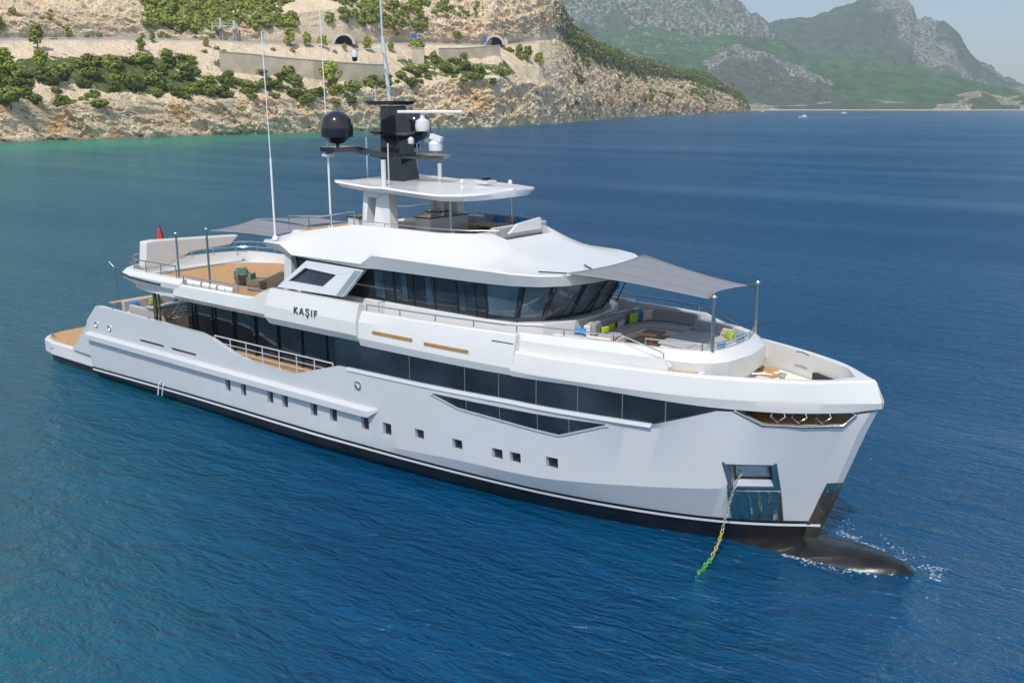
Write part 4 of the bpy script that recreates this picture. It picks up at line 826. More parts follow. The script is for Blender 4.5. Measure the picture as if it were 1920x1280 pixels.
#@@TERRAIN@@
# ================================================================== COAST
def rock_mat(name, c1, c2, c3, gs=1.0):
    """limestone: pale cream, ochre patches, grey stains; green ground cover where the 'veg' attribute says so"""
    m_ = bpy.data.materials.new(name); m_.use_nodes = True; n = m_.node_tree.nodes; l = m_.node_tree.links; b = n['Principled BSDF']; b.inputs['Roughness'].default_value = .95
    b.inputs['Specular IOR Level'].default_value = .15
    g = n.new('ShaderNodeNewGeometry')
    def no(scale, det=5, rough=.6, mapscale=(1,1,1), rot=(0,0,0), dist=0):
        mp_ = n.new('ShaderNodeMapping'); mp_.inputs['Scale'].default_value = mapscale; mp_.inputs['Rotation'].default_value = rot; l.new(g.outputs['Position'], mp_.inputs['Vector'])
        t = n.new('ShaderNodeTexNoise'); t.inputs['Scale'].default_value = scale*gs; t.inputs['Detail'].default_value = det; t.inputs['Roughness'].default_value = rough; t.inputs['Distortion'].default_value = dist
        l.new(mp_.outputs['Vector'], t.inputs['Vector']); return t.outputs['Fac']
    def ramp(s, a, b_):
        r = n.new('ShaderNodeMapRange'); r.inputs['From Min'].default_value = a; r.inputs['From Max'].default_value = b_; l.new(s, r.inputs['Value']); return r.outputs[0]
    def mix(f, a, b_, isA=True):
        x = n.new('ShaderNodeMix'); x.data_type = 'RGBA'; l.new(f, x.inputs['Factor'])
        for k,v in (('A',a),('B',b_)):
            if isinstance(v, tuple): x.inputs[k].default_value = (*v,1)
            else: l.new(v, x.inputs[k])
        return x.outputs['Result']
    def att(nm): a = n.new('ShaderNodeAttribute'); a.attribute_name = nm; return a.outputs['Fac']
    def mul(a, b_):
        k = n.new('ShaderNodeMath'); k.operation = 'MULTIPLY'; 
        for i_, v in enumerate((a,b_)):
            if isinstance(v,(int,float)): k.inputs[i_].default_value = v
            else: l.new(v, k.inputs[i_])
        return k.outputs[0]
    base = mix(ramp(no(.06,6,.65),.38,.62), c1, c3)
    base = mix(mul(ramp(no(.045,5,.6,(1,1,.6),(0,0,.7),.6),.55,.66), att('cliff')), base, c2)
    base = mix(ramp(no(.9,4,.6,(1,1,2.2),(.5,.3,0)),.53,.66), base, tuple(c*.38 for c in c3))
    base = mix(att('scree'), base, mix(ramp(no(1.6,5,.7),.40,.62), (.74,.60,.44), (.48,.38,.27)))
    base = mix(att('road'), base, (.38,.34,.28))
    base = mix(att('wet'), base, (.16,.12,.075))
    vg = mix(ramp(no(.35,4,.6),.4,.6), (.06,.085,.02), (.13,.145,.045))
    vm = n.new('ShaderNodeMath'); vm.operation = 'GREATER_THAN'; l.new(no(.22,5,.65), vm.inputs[0])
    th_ = n.new('ShaderNodeMath'); th_.operation = 'SUBTRACT'; th_.inputs[0].default_value = .80; l.new(mul(att('veg'),.45), th_.inputs[1]); l.new(th_.outputs[0], vm.inputs[1])
    base = mix(vm.outputs[0], base, vg)
    l.new(base, b.inputs['Base Color'])
    bp = n.new('ShaderNodeBump'); bp.inputs['Strength'].default_value = .8; bp.inputs['Distance'].default_value = 1.2/gs; l.new(no(.55,6,.7,(1,1,1.8),(.5,.3,0)), bp.inputs['Height']); l.new(bp.outputs['Normal'], b.inputs['Normal'])
    return m_
ROCK = rock_mat('limestone', (.76,.62,.43), (.62,.40,.20), (.56,.46,.31))
# control sections along the coast: image column -> (heights as image pixel rows, inland distances)
OFF = [-8,0,5,13,34,58,92,104,114,160,300,520]
SEC = [(-700,[262,230,188,150,116,76,74,40,-40,-160],1),(-200,[262,230,188,150,116,76,74,36,-40,-160],1),(0,[262,230,190,150,114,76,74,30,-40,-160],1),(200,[256,226,190,148,112,74,72,24,-40,-160],1),
 (400,[250,222,190,150,116,76,74,56,12,-110],1),(500,[247,220,186,150,118,82,80,34,-14,-140],1),(650,[243,216,178,150,117,84,82,16,-50,-150],1),(780,[238,205,160,132,110,82,80,36,-30,-140],1),
 (927,[235,200,150,125,110,87,85,48,-40,-150],1),(1010,[232,200,160,125,102,80,76,24,-50,-110],1.0),(1030,[230,198,162,128,105,81,76,28,-25,-45],1.1),(1046,[229,197,165,132,108,82,76,34,0,-12],1.2),(1064,[228,199,172,142,118,92,84,62,40,32],1.3),
 (1074,[227,200,176,150,128,104,92,74,60,52],1.4),(1130,[222,202,184,164,148,130,120,106,95,87],1.7),(1190,[218.5,204,190,174,162,148,138,124,113,106],1.9),(1254,[214.5,206,194,178,167,155,148,140,132,125],2.2),
 (1300,[213.2,206,198,184,172,158,152,146,138,134],2.2),(1350,[212,206,199,190,184,178,172,166,158,152],2.2),(1382,[211.2,207,202,197,192,187,182,178,173,168],2.0),(1398,[210.4,208,204,201,199,197,195,193,191,189],1.5),(1406,[210.2,210,209.8,209.6,209.4,209.2,209,208.9,208.8,208.7],.6)]
NR = [3,22,30,30,30,26,3,30,30,16,8]
us = np.concatenate([np.linspace(-2400,-60,240)[:-1], np.arange(-60,1407,1.15)])
su = np.array([s[0] for s in SEC]); 
def ctl(u):
    ds, zs = [], []
    scale = np.interp(u, su, [s[2] for s in SEC]); D0 = coastD(u)
    for k in range(12):
        D = D0 + OFF[k]*scale; ds.append(D)
        if k == 0: zs.append(u*0-4)
        elif k == 11: zs.append(np.where(u > 1040, -6.0, zlev(np.interp(u, su, [s[1][9] for s in SEC]), D)+20))
        else: zs.append(zlev(np.interp(u, su, [s[1][k-1] for s in SEC]), D) if k > 1 else u*0.0)
    return np.array(ds), np.array(zs)
cD, cZ = ctl(us)
rows_v = np.concatenate([k+np.arange(n_)/n_ for k,n_ in enumerate(NR)]+[[11.0]])
ki = np.minimum(rows_v.astype(int),10); kf = (rows_v-ki)[:,None]
TD = cD[ki]*(1-kf)+cD[ki+1]*kf; TZ = cZ[ki]*(1-kf)+cZ[ki+1]*kf; U2 = np.repeat(us[None,:], len(rows_v), 0); V2 = np.repeat(rows_v[:,None], len(us), 1)
P = at_px(U2, TD, TZ)
def band(v, a, b, s=.25): return np.clip((v-a)/s+.5,0,1)*np.clip((b-v)/s+.5,0,1)
head = np.clip((U2-1000)/60,0,1)
cliff = np.maximum(band(V2,.5,3.1,.5), band(V2,7.2,8.6,.5)*.9); cliff = np.maximum(cliff, head*band(V2,.5,10.5)*.85)
cliff = np.maximum(cliff, band(U2,800,1064,60)*band(V2,7.2,10,.4)); cliff = np.maximum(cliff, band(U2,-800,290,60)*band(V2,7.2,9.6,.4)*.8)
road = band(V2,5.95,7.1,.12)*(1-np.clip((U2-1000)/20,0,1))
conc = band(U2,500,700,12)*band(V2,7.0,9.4,.1)
cliff = cliff*(1-conc*.85)*(1-road)
X_, Y_, Z_ = P[...,0], P[...,1], P[...,2]
al = X_*Rt.x+Y_*Rt.y; de = X_*Fh.x+Y_*Fh.y
# inclined strata: shear the coordinates
sx = (al*.9 + Z_*.9)/16; sy = (Z_*1.0 - al*.45)/9; sz_ = de/18
n1 = ridged(sx, sy, sz_, 6, .58, 3)-.55; n2 = fbm(al/38, Z_/30, de/40, 5, .5, 9)-.5; n3 = ridged(al/7., Z_/3.2+al/14, de/9, 4, .6, 21)-.55
sc2 = np.interp(U2, [1000,1300],[1,2.0])
amp = cliff*17*sc2; small = (1-road)*(1-conc*.8)*3.4
dl = n1*amp + n3*cliff*8*sc2 + n2*cliff*18*sc2
shore_lock = np.clip((V2-.2)/1.2,0,1)
dl = dl*shore_lock
P[...,0] -= Fh.x*dl; P[...,1] -= Fh.y*dl
dz = (n1*amp*.25 + n2*cliff*4 + (fbm(al/10,de/10,Z_/10,6,.6,31)-.5)*small*1.6*(1-head*.3))*shore_lock
P[...,2] += dz
P[...,2] = np.where(V2 < .9, np.minimum(P[...,2],.25), P[...,2])
veg = np.clip(band(V2,3.2,5.2,.6)*(1-head),0,1)*np.where(fbm(al/45,de/45,0,4,.5,41)>.42,1,.35)
veg = veg*np.interp(U2,[0,560,640],[1,1,.8]); veg = np.maximum(veg, band(U2,285,560,40)*band(V2,8.4,12,.4)*1.0)
veg = np.maximum(veg, band(U2,560,900,30)*band(V2,8.8,12,.6)*.75); veg = np.maximum(veg, head*band(V2,5.5,12,2.5)*.85); veg = np.maximum(veg, head*.42)
veg = np.maximum(veg, band(V2,7.0,7.2,.05)*.3)
scree = band(V2,4.7,5.95,.5)*(1-head)*np.where(U2<640,1,.45); scree = np.maximum(scree, band(V2,7.1,8.2)*band(U2,-700,400,80)*.35)
wet = np.clip(1-(P[...,2]-.0)/1.6,0,1)*np.clip(1-(U2-700)/300,.15,1)
rd = road; scree = np.maximum(scree, conc*.45)
hs = grid_mesh('hillside', P, ROCK, {'cliff':np.clip(cliff,0,1),'veg':np.clip(veg,0,1),'scree':np.clip(scree,0,1),'road':np.clip(rd,0,1),'wet':np.clip(wet,0,1)}, False)
tag(hs, kind='structure')
# find the ground point behind an image pixel (column u, row y)
PX_, PY_, PZ_ = P[...,0]-CAM.x, P[...,1]-CAM.y, P[...,2]-CAM.z
zc = PX_*Fw.x+PY_*Fw.y+PZ_*Fw.z; SXp = 960+1800*(PX_*Rt.x+PY_*Rt.y)/zc; SYp = 640-1800*(PX_*Up.x+PY_*Up.y+PZ_*Up.z)/zc
def ground(u, y):
    j = int(np.argmin(np.abs(us-u))); lo = max(j-2,0); hi = min(j+3,len(us))
    d = np.abs(SYp[:,lo:hi]-y)+.4*np.abs(SXp[:,lo:hi]-u); d[:4] = 1e9
    i, k = np.unravel_index(np.argmin(d), d.shape); return Vector(P[i,lo+k])
def at_row(u, v):
    j = int(np.argmin(np.abs(us-u))); i = int(np.argmin(np.abs(rows_v-v))); return Vector(P[i,j])
# ------------------------------------------------------------------ plants
def leaf_mat(name, c1, c2):
    m_ = bpy.data.materials.new(name); m_.use_nodes = True; n = m_.node_tree.nodes; l = m_.node_tree.links; b = n['Principled BSDF']; b.inputs['Roughness'].default_value = .8
    b.inputs['Specular IOR Level'].default_value = .2
    oi = n.new('ShaderNodeObjectInfo'); g = n.new('ShaderNodeNewGeometry'); t = n.new('ShaderNodeTexNoise'); t.inputs['Scale'].default_value = .9; t.inputs['Detail'].default_value = 3; l.new(g.outputs['Position'], t.inputs['Vector'])
    a = n.new('ShaderNodeMath'); a.operation = 'ADD'; l.new(oi.outputs['Random'], a.inputs[0]); l.new(t.outputs['Fac'], a.inputs[1])
    s = n.new('ShaderNodeMapRange'); s.inputs['From Min'].default_value = .4; s.inputs['From Max'].default_value = 1.6; l.new(a.outputs[0], s.inputs['Value'])
    x = n.new('ShaderNodeMix'); x.data_type = 'RGBA'; x.inputs['A'].default_value = (*c1,1); x.inputs['B'].default_value = (*c2,1); l.new(s.outputs[0], x.inputs['Factor']); l.new(x.outputs['Result'], b.inputs['Base Color'])
    return m_
LD = leaf_mat('maquis_leaves', (.060,.088,.014), (.24,.27,.045)); LP = leaf_mat('pine_needles', (.14,.18,.018), (.34,.36,.04)); BARK = mat('bark', (.12,.09,.06), .9)
def crown_mesh(nm, mt, n, rad, ht_, lobes, sz, base=0.0, seed=0):
    rg = random.Random(seed); mb = MB(); L_ = []
    for k in range(lobes):
        a = rg.uniform(0,6.28); rr3 = rg.uniform(.15,.62)*rad; t = rg.random(); L_.append((rr3*math.cos(a)*(1-.5*t*base), rr3*math.sin(a)*(1-.5*t*base), ht_*(.25+.6*t), rad*rg.uniform(.34,.6)*(1-.45*t*base)))
    for i in range(n):
        cx,cy,cz,r_ = L_[i%lobes]; d = Vector((rg.gauss(0,1),rg.gauss(0,1),rg.gauss(0,1))).normalized(); rr3 = r_*(rg.uniform(.55,1.08)**.5)
        c = Vector((cx,cy,cz))+Vector((d.x*rr3,d.y*rr3,d.z*rr3*.85)); 
        if c.z < 0.05: c.z = .05+abs(c.z)*.3
        nn = (d+Vector((rg.gauss(0,.45),rg.gauss(0,.45),rg.gauss(0,.45)+.35))).normalized(); a = nn.orthogonal().normalized(); b = nn.cross(a); s = sz*rg.uniform(.6,1.35); th = rg.uniform(0,6.28)
        mb.add([c+(a*math.cos(th+q_)+b*math.sin(th+q_))*s*k_ for q_,k_ in ((0,1),(1.9,.8),(3.3,.9),(4.9,.7))],[(0,1,2,3)])
    o = mb.build(nm, mt, None); return o
def make_plant(name, variants, trunk_h):
    pass
protos = {}
def proto(kind, seed):
    key = (kind, seed)
    if key in protos: return protos[key]
    if kind == 'shrub': c = crown_mesh('foliage', LD, 520, 3.2, 3.6, 9, .48, 0.2, seed); th = .8
    elif kind == 'small': c = crown_mesh('foliage', LD, 240, 2.0, 2.0, 6, .40, 0.2, seed); th = .5
    else: c = crown_mesh('foliage', LP, 900, 3.3, 7.5, 14, .42, .95, seed); th = 2.0
    t = MB().tube([(0,0,-1.0),(.1,0,th),(.15,.1,th+1.2)],.22 if kind!='pine' else .3,6,.1)
    if kind == 'pine': t.tube([(0,0,1.5),(.1,.1,6.8)],.2,6,.06).tube([(0,0,2.2),(1.6,.5,3.2)],.1,5,.04).tube([(0,0,3.0),(-1.5,.9,4.2)],.1,5,.04)
    t = t.build('trunk' if kind == 'pine' else 'stem', BARK, None); protos[key] = (c.data, t.data, t.name.split('.')[0]); bpy.data.objects.remove(c); bpy.data.objects.remove(t); return protos[key]
def plant(kind, p, s, name, label, cat, group, squash=1.0, seed=None):
    cm_, tm_, tn = proto(kind, random.randint(0,4) if seed is None else seed)
    e = empty(name, p, label, cat, group); e.rotation_euler = (0,0,random.uniform(0,6.28)); e.scale = (s,s,s*squash)
    for nm, me in (('foliage',cm_),(tn,tm_)): o = bpy.data.objects.new(nm, me); COL.objects.link(o); o.parent = e
    return e
# individually placed pines: image column, image row of the foot, size
PINES = [(82,92,1.15,'bright green pine standing alone on the pale slope, nearest the left edge of the photo'),(10,66,1.0,'green pine at the roadside at the far left edge of the photo'),(140,72,.62,'small bright pine at the roadside, second from the left'),
 (271,96,.72,'round bright green pine alone on the scree below the road'),(296,82,.55,'small dark green pine just above the round one on the scree'),(392,88,.55,'small green pine by the road under the two masts'),
 (548,88,1.15,'tall green pine left of the first tunnel mouth'),(578,88,.9,'broad green pine between the tall pine and the first tunnel mouth'),(608,90,.85,'low green pine just left of the first tunnel mouth'),(648,96,.5,'small bright pine in front of the first tunnel mouth'),
 (690,96,.95,'dark green pine just right of the first tunnel mouth'),(620,168,1.75,'large bright green pine in front of the long retaining wall'),(10,140,1.2,'bright green pine above the sea cliff at the left edge'),(85,135,1.0,'pale green pine rising from the shrub band at the left'),
 (775,92,.8,'green pine beside the blue road sign'),(736,98,.75,'round dark pine on the wall top between the tunnels'),(855,78,.85,'green pine above the road between the sign and the second tunnel'),(990,118,1.3,'large green pine below the road right of the second tunnel'),
 (1012,122,1.1,'dark green pine right of the large one below the second tunnel'),(975,108,1.0,'bright green pine under the second tunnel mouth'),(785,40,1.5,'big bright green pine high on the slope between the tunnels'),(870,118,.8,'dark pine against the wall below the second tunnel'),
 (788,110,1.25,'tall dark pine in front of the wall below the blue sign'),(815,120,.9,'dark pine just right of the tall one in front of the wall')]
for u,y,s,lb in PINES:
    p = ground(u,y); 
    sc_ = 1.55 if (p-CAM).length < 900 else 1.8
    plant('pine', p, s*sc_, 'pine_tree', lb, 'tree', 'pines on the hillside')
# maquis shrubs: patches along the coast in image pixels (column range, row range, count, size)
ZONES = [((0,60),(120,150),8,'shrub'),((-10,120),(135,200),26,'shrub'),((110,190),(128,205),20,'shrub'),((170,240),(118,150),9,'shrub'),((215,330),(105,175),26,'shrub'),((320,400),(108,150),10,'shrub'),((240,420),(150,188),24,'shrub'),
 ((420,560),(138,188),30,'shrub'),((560,660),(165,205),16,'shrub'),((660,720),(150,175),6,'shrub'),((720,800),(128,170),14,'shrub'),((800,860),(120,150),9,'shrub'),((850,950),(115,160),12,'shrub'),((930,1010),(95,120),5,'small')]
cnt = 0
for (a,b),(c,d),n_,kd in ZONES:
    where = 'left' if b < 300 else 'middle' if b < 660 else 'right'
    lb = {'left':'dark green maquis shrub in the dense band above the cliff left of the yacht','middle':'dark green maquis shrub in the band above the cliff behind the aerials','right':'dark green maquis shrub on the slope below the road right of the mast'}[where]
    for _ in range(n_):
        p = ground(random.uniform(a,b), random.uniform(c,d)); p.z -= .6
        plant(kd, p, random.uniform(.8,1.0)*random.choice((1.0,1.3,1.7,2.2)), 'maquis_shrub', lb, 'shrub', 'maquis shrubs '+where, random.uniform(.6,1.05)); cnt += 1
# slopes higher up and the headland: thicket too many to count
def thicket(name, label, spots, mt, sz, quads):
    V, F = [], []; rg = np.random.default_rng(5)
    for p,s in spots:
        n_ = quads; d = rg.normal(size=(n_,3)); d /= np.linalg.norm(d,axis=1)[:,None]; c = d*np.array([s,s,s*.75])*(rg.random((n_,1))**.33)+np.array([p.x,p.y,p.z+s*.35])
        nn = d+rg.normal(size=(n_,3))*.5; nn[:,2] += .4; nn /= np.linalg.norm(nn,axis=1)[:,None]; a = np.cross(nn,[.3,.5,.81]); a /= np.linalg.norm(a,axis=1)[:,None]; b = np.cross(nn,a); q_ = sz*s*rg.uniform(.6,1.4,(n_,1))
        base = len(V)*4 if False else sum(len(v) for v in V); V.append(np.stack([c+a*q_,c+b*q_*.9,c-a*q_*.9,c-b*q_],1).reshape(-1,3)); F.append(base+np.arange(n_*4).reshape(-1,4))
    V = np.concatenate(V); F = np.concatenate(F); me = bpy.data.meshes.new(name); me.vertices.add(len(V)); me.vertices.foreach_set('co',V.ravel().astype(np.float32)); me.loops.add(F.size); me.loops.foreach_set('vertex_index',F.ravel().astype(np.int32))
    me.polygons.add(len(F)); me.polygons.foreach_set('loop_start',np.arange(0,F.size,4,dtype=np.int32)); me.update(calc_edges=True); me.materials.append(mt); o = bpy.data.objects.new(name,me); COL.objects.link(o); return tag(o,label,'thicket',kind='stuff')
sp_ = []
for (a,b),(c,d),n_,s in [((285,560),(-10,50),260,3.2),((330,430),(40,62),40,2.6),((620,720),(-5,40),40,3.2),((680,800),(-10,48),90,3.0),((800,905),(-12,30),36,2.6),((740,790),(45,62),10,2.2),((100,420),(66,74),16,1.6),((0,140),(18,50),7,1.6),((300,640),(92,118),16,1.8)]:
    for _ in range(n_): 
        p = ground(random.uniform(a,b), random.uniform(c,d)); p.z -= .4; sp_.append((p, s*random.uniform(.6,1.3)))
thicket('upper_thicket','green scrub covering the slopes above the coast road',sp_,LD,.26,150)
sp_ = []
for _ in range(1000):
    u = random.uniform(1068,1400); f = random.random(); v = 10.2-7.2*f**1.25*(1 if random.random()<.8 else 1.3)
    p = at_row(u, max(v,2.2)); 
    if fbm(np.array([u/26.]),np.array([v/1.6]),0,3,.5,77)[0] > (.38+.17*f): p.z -= .8; sp_.append((p, random.uniform(1.6,4.6)*np.interp(u,[1068,1300],[1.0,1.45])))
for _ in range(60): p = at_row(random.uniform(1285,1345), random.uniform(7.5,10)); sp_.append((p, random.uniform(4,7)))
thicket('headland_thicket','green scrub growing down the rocky headland',sp_,LD,.24,110)
# ------------------------------------------------------------------ road things
CONC = mat('retaining_concrete', (.62,.51,.36), .9, noise=.25, nscale=.12, bump=.6, bscale=1.2, col2=(.48,.40,.29))
def wall(name, pts, h, label, th=1.2, down=3.0, step=10.0):
    """vertical retaining wall along ground points, with piers"""
    pts = [Vector(p) for p in pts]; e = MB(); f = []; bk = []
    for p in pts: f.append(p)
    low = [(p.x,p.y,p.z-down) for p in f]; up = [(p.x,p.y,p.z+h) for p in f]; ub = [(p.x+Fh.x*th,p.y+Fh.y*th,p.z+h) for p in f]; lb_ = [(p.x+Fh.x*th,p.y+Fh.y*th,p.z-down) for p in f]
    r = empty(name, pts[0], label, 'wall', 'retaining walls under the coast road')
    def par(o): o.parent = r; o.matrix_parent_inverse = Matrix.Translation(-pts[0]); return o
    par(e.loft([low,up,ub,lb_],close=True,caps=True).build('wall_face', CONC, None))
    c = MB().loft([[(x,y,z+.0) for x,y,z in [(p.x-Fh.x*.3,p.y-Fh.y*.3,p.z+h) for p in f]],[(p.x-Fh.x*.3,p.y-Fh.y*.3,p.z+h+.5) for p in f],[(p.x+Fh.x*th*1.1,p.y+Fh.y*th*1.1,p.z+h+.5) for p in f],[(p.x+Fh.x*th*1.1,p.y+Fh.y*th*1.1,p.z+h) for p in f]],close=True,caps=True)
    par(c.build('coping', mat('coping_concrete',(.46,.42,.34),.9), None)); return r
def wp_(u, D, y): return Vector(at_px(u, D, float(zlev(y, D))))
def Dn(u, y): return (ground(u,y)-CAM).dot(Fh)
def wallpts(us_, yb, dd=-2.5): return [wp_(u, Dn(u,y)+dd, y) for u,y in zip(us_, yb)]
wall('retaining_wall', wallpts((418,470,530,590,650,700,730),(133,136,142,146,150,152,152)), 10.5, 'long pale concrete retaining wall on the slope below the first tunnel mouth')
wall('retaining_wall', wallpts((775,797),(116,117)), 10, 'short concrete wall section nearest the aerial mast, under the blue sign')
wall('retaining_wall', wallpts((824,870,905,938),(112,111,108,104)), 8.0, 'pale concrete wall just under the road left of the second tunnel mouth')
def portal(u, y, wd_, label, dd=0):
    p = ground(u,y); D = (p-CAM).dot(Fh)-6.0+dd; p = wp_(u, D, y); e = empty('tunnel_portal', p, label, 'tunnel', 'road tunnel mouths'); r = wd_/2; n_ = 18
    e.rotation_euler = (0,0,TH)       # faces the sea; local -y towards the camera
    arc = [(r*math.cos(t), r*.92*math.sin(t)) for t in np.linspace(0,math.pi,n_)]; out = [(r*1.32*math.cos(t), r*1.22*math.sin(t)) for t in np.linspace(0,math.pi,n_)]
    a = [(x,-2,z) for x,z in arc]; b = [(x,-2.0,z) for x,z in out]; a2 = [(x,9,z) for x,z in arc]; b2 = [(x,9,z) for x,z in out]
    MB().loft([a,b,b2,a2],close=True,caps=True).build('arch_ring', mat('portal_concrete',(.52,.47,.38),.85,noise=.2,nscale=.6), e)
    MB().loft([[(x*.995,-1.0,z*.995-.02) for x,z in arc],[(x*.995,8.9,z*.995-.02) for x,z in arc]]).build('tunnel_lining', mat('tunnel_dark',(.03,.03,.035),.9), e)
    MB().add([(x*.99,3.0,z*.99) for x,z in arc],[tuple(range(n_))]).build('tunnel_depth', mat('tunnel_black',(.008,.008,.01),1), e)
    hw = 15 if u < 800 else 11
    fw_ = MB(); fo_ = [(-hw,r*.3),(-hw,r*1.2),(-hw*.5,r*1.55),(hw*.5,r*1.55),(hw,r*1.2),(hw,r*.3)]
    if u > 800: MB().prism([(-hw,1,-.5),(-r*1.2,1,-.5),(-r*1.25,1,r*.9),(-hw,1,r*.55)],[(-hw,2,-.5),(-r*1.2,2,-.5),(-r*1.25,2,r*.9),(-hw,2,r*.55)]).build('wing_wall', CONC, e); MB().prism([(hw,1,-.5),(r*1.2,1,-.5),(r*1.25,1,r*.9),(hw,1,r*.55)],[(hw,2,-.5),(r*1.2,2,-.5),(r*1.25,2,r*.9),(hw,2,r*.55)]).build('wing_wall', CONC, e)
    return e
portal(650,83,12.5,'dark arched tunnel mouth in the high concrete cut, left of the aerial mast')
portal(928,84,13.0,'dark arched tunnel mouth at the foot of the tall cliff, right of the aerial mast')
SIGN = mat('road_sign_blue', (.02,.10,.42), .5)
def sign(u, y, w_, h_, label, hp=3.5):
    p = ground(u,y); p = wp_(u,(p-CAM).dot(Fh)-5,y); e = empty('road_sign', p, label, 'sign', 'blue road signs along the coast road'); e.rotation_euler = (0,0,TH)
    MB().box((0,0,hp+h_/2),(w_,.15,h_)).build('panel', SIGN, e); MB().box((0,-.09,hp+h_*.62),(w_*.7,.04,h_*.14)).box((-.1*w_,-.09,hp+h_*.30),(w_*.5,.04,h_*.12)).build('lettering_bars', WHITE, e) if False else None
    for s_ in (-1,1): MB().tube([(s_*w_*.3,.1,-1),(s_*w_*.3,.1,hp+h_)],.12,6).build('post', GREYRAIL, e)
sign(779,78,4.6,4.0,'large blue road sign by the road between the two tunnel mouths',2.0)
sign(910,83,3.0,4.5,'narrow blue sign just left of the second tunnel mouth',1.0); sign(947,79,2.6,2.6,'small blue sign just right of the second tunnel mouth',1.0)
# masts and gantry by the road at the bend
def tower(u, y, h, label, rad=.7):
    p = ground(u,y); p = wp_(u,(p-CAM).dot(Fh)-3,y); e = empty('signal_tower', p, label, 'tower', 'grey towers by the coast road'); e.rotation_euler = (0,0,TH)
    for sx_ in (-1,1):
        for sy_ in (-1,1): MB().tube([(sx_*1.1,sy_*1.1,-2),(sx_*.7,sy_*.7,h*.62)],.16,5).build('leg', GREYRAIL, e)
    MB().tube([(0,0,h*.55),(0,0,h)],rad,12).build('tank', mat('tower_paint',(.45,.50,.56),.6), e)
    MB().box((0,0,h*.55),(2.6,2.6,.3)).build('platform', GREYRAIL, e); t = MB()
    for k in range(3): z = h*(.1+.16*k); t.tube([(-1.05,-1,z),(1,-1,z+h*.14)],.08,4).tube([(1.05,-1,z),(-1,-1,z+h*.14)],.08,4)
    t.build('bracing', GREYRAIL, e)
tower(424,74,13,'grey lattice tower with a slim tank, left of the pair beside the road'); tower(449,74,11.5,'grey lattice tower with a fatter white tank, right of the pair beside the road',.95)
g0, g1 = wp_(408,Dn(412,66)-4,64), wp_(455,Dn(450,66)-4,64); e = empty('pipe_gantry', g0, 'grey horizontal gantry behind the pair of lattice towers', 'gantry')
o = MB().tube([g0+Vector((0,0,5)),g1+Vector((0,0,5))],.35,6).tube([g0+Vector((0,0,6.4)),g1+Vector((0,0,6.4))],.2,6).tube([g0,g0+Vector((0,0,6.5))],.25,6).tube([g1,g1+Vector((0,0,6.5))],.25,6).build('frame', GREYRAIL, None); o.parent = e; o.matrix_parent_inverse = Matrix.Translation(-g0)
def lamp(u, y, h, label):
    p = ground(u,y); e = empty('street_lamp', p, label, 'street lamp', 'street lamps along the coast road'); e.rotation_euler = (0,0,TH); MB().tube([(0,0,-1),(0,0,h),(1.6,0,h+.6)],.14,6,.08).build('pole', GREYRAIL, e); MB().box((2.0,0,h+.6),(1.2,.4,.2)).build('lamp_head', GREYRAIL, e)
lamp(357,44,10,'slim street lamp on the slope left of the lattice towers'); lamp(690,74,8,'street lamp by the road behind the aerial mast'); lamp(815,72,8,'street lamp by the road right of the large blue sign')
# guard rail along the road
gr = MB()
for u in np.arange(-40,420,6.0):
    a, b = at_row(u,6.02), at_row(u+6,6.02); a = a+Vector((0,0,.9)); b = b+Vector((0,0,.9)); gr.tube([a,b],.16,4); gr.tube([a-Vector((0,0,1.2)),a],.1,4)
tag(gr.build('guard_rail', GREYRAIL, None), 'grey metal guard rail along the seaward edge of the coast road', 'guard rail')
for u,lb,cm2 in ((340,'white car on the coast road left of the lattice towers',WHITE),(388,'blue car on the coast road just left of the lattice towers',mat('car_blue',(.05,.12,.3),.3))):
    p = at_row(u,6.5); e = empty('parked_car', p, lb, 'car', 'cars on the coast road'); e.rotation_euler = (0,0,TH)
    MB().prism([(-2.1,-.85,.9),(2.1,-.85,.85),(2.1,.85,.85),(-2.1,.85,.9)],[(-2.2,-.9,.3),(2.2,-.9,.3),(2.2,.9,.3),(-2.2,.9,.3)]).build('body', cm2, e, bevel=.1); MB().prism([(-1.2,-.65,1.5),(.7,-.65,1.5),(.7,.65,1.5),(-1.2,.65,1.5)],[(-1.8,-.8,.9),(1.3,-.8,.9),(1.3,.8,.9),(-1.8,.8,.9)]).build('cabin', GLASS, e)
    for sx_ in (-1.35,1.35):
        for sy_ in (-.85,.85): MB().tube([(sx_,sy_-.1,.35),(sx_,sy_+.1,.35)],.35,12).build('wheel', BLACK, e)
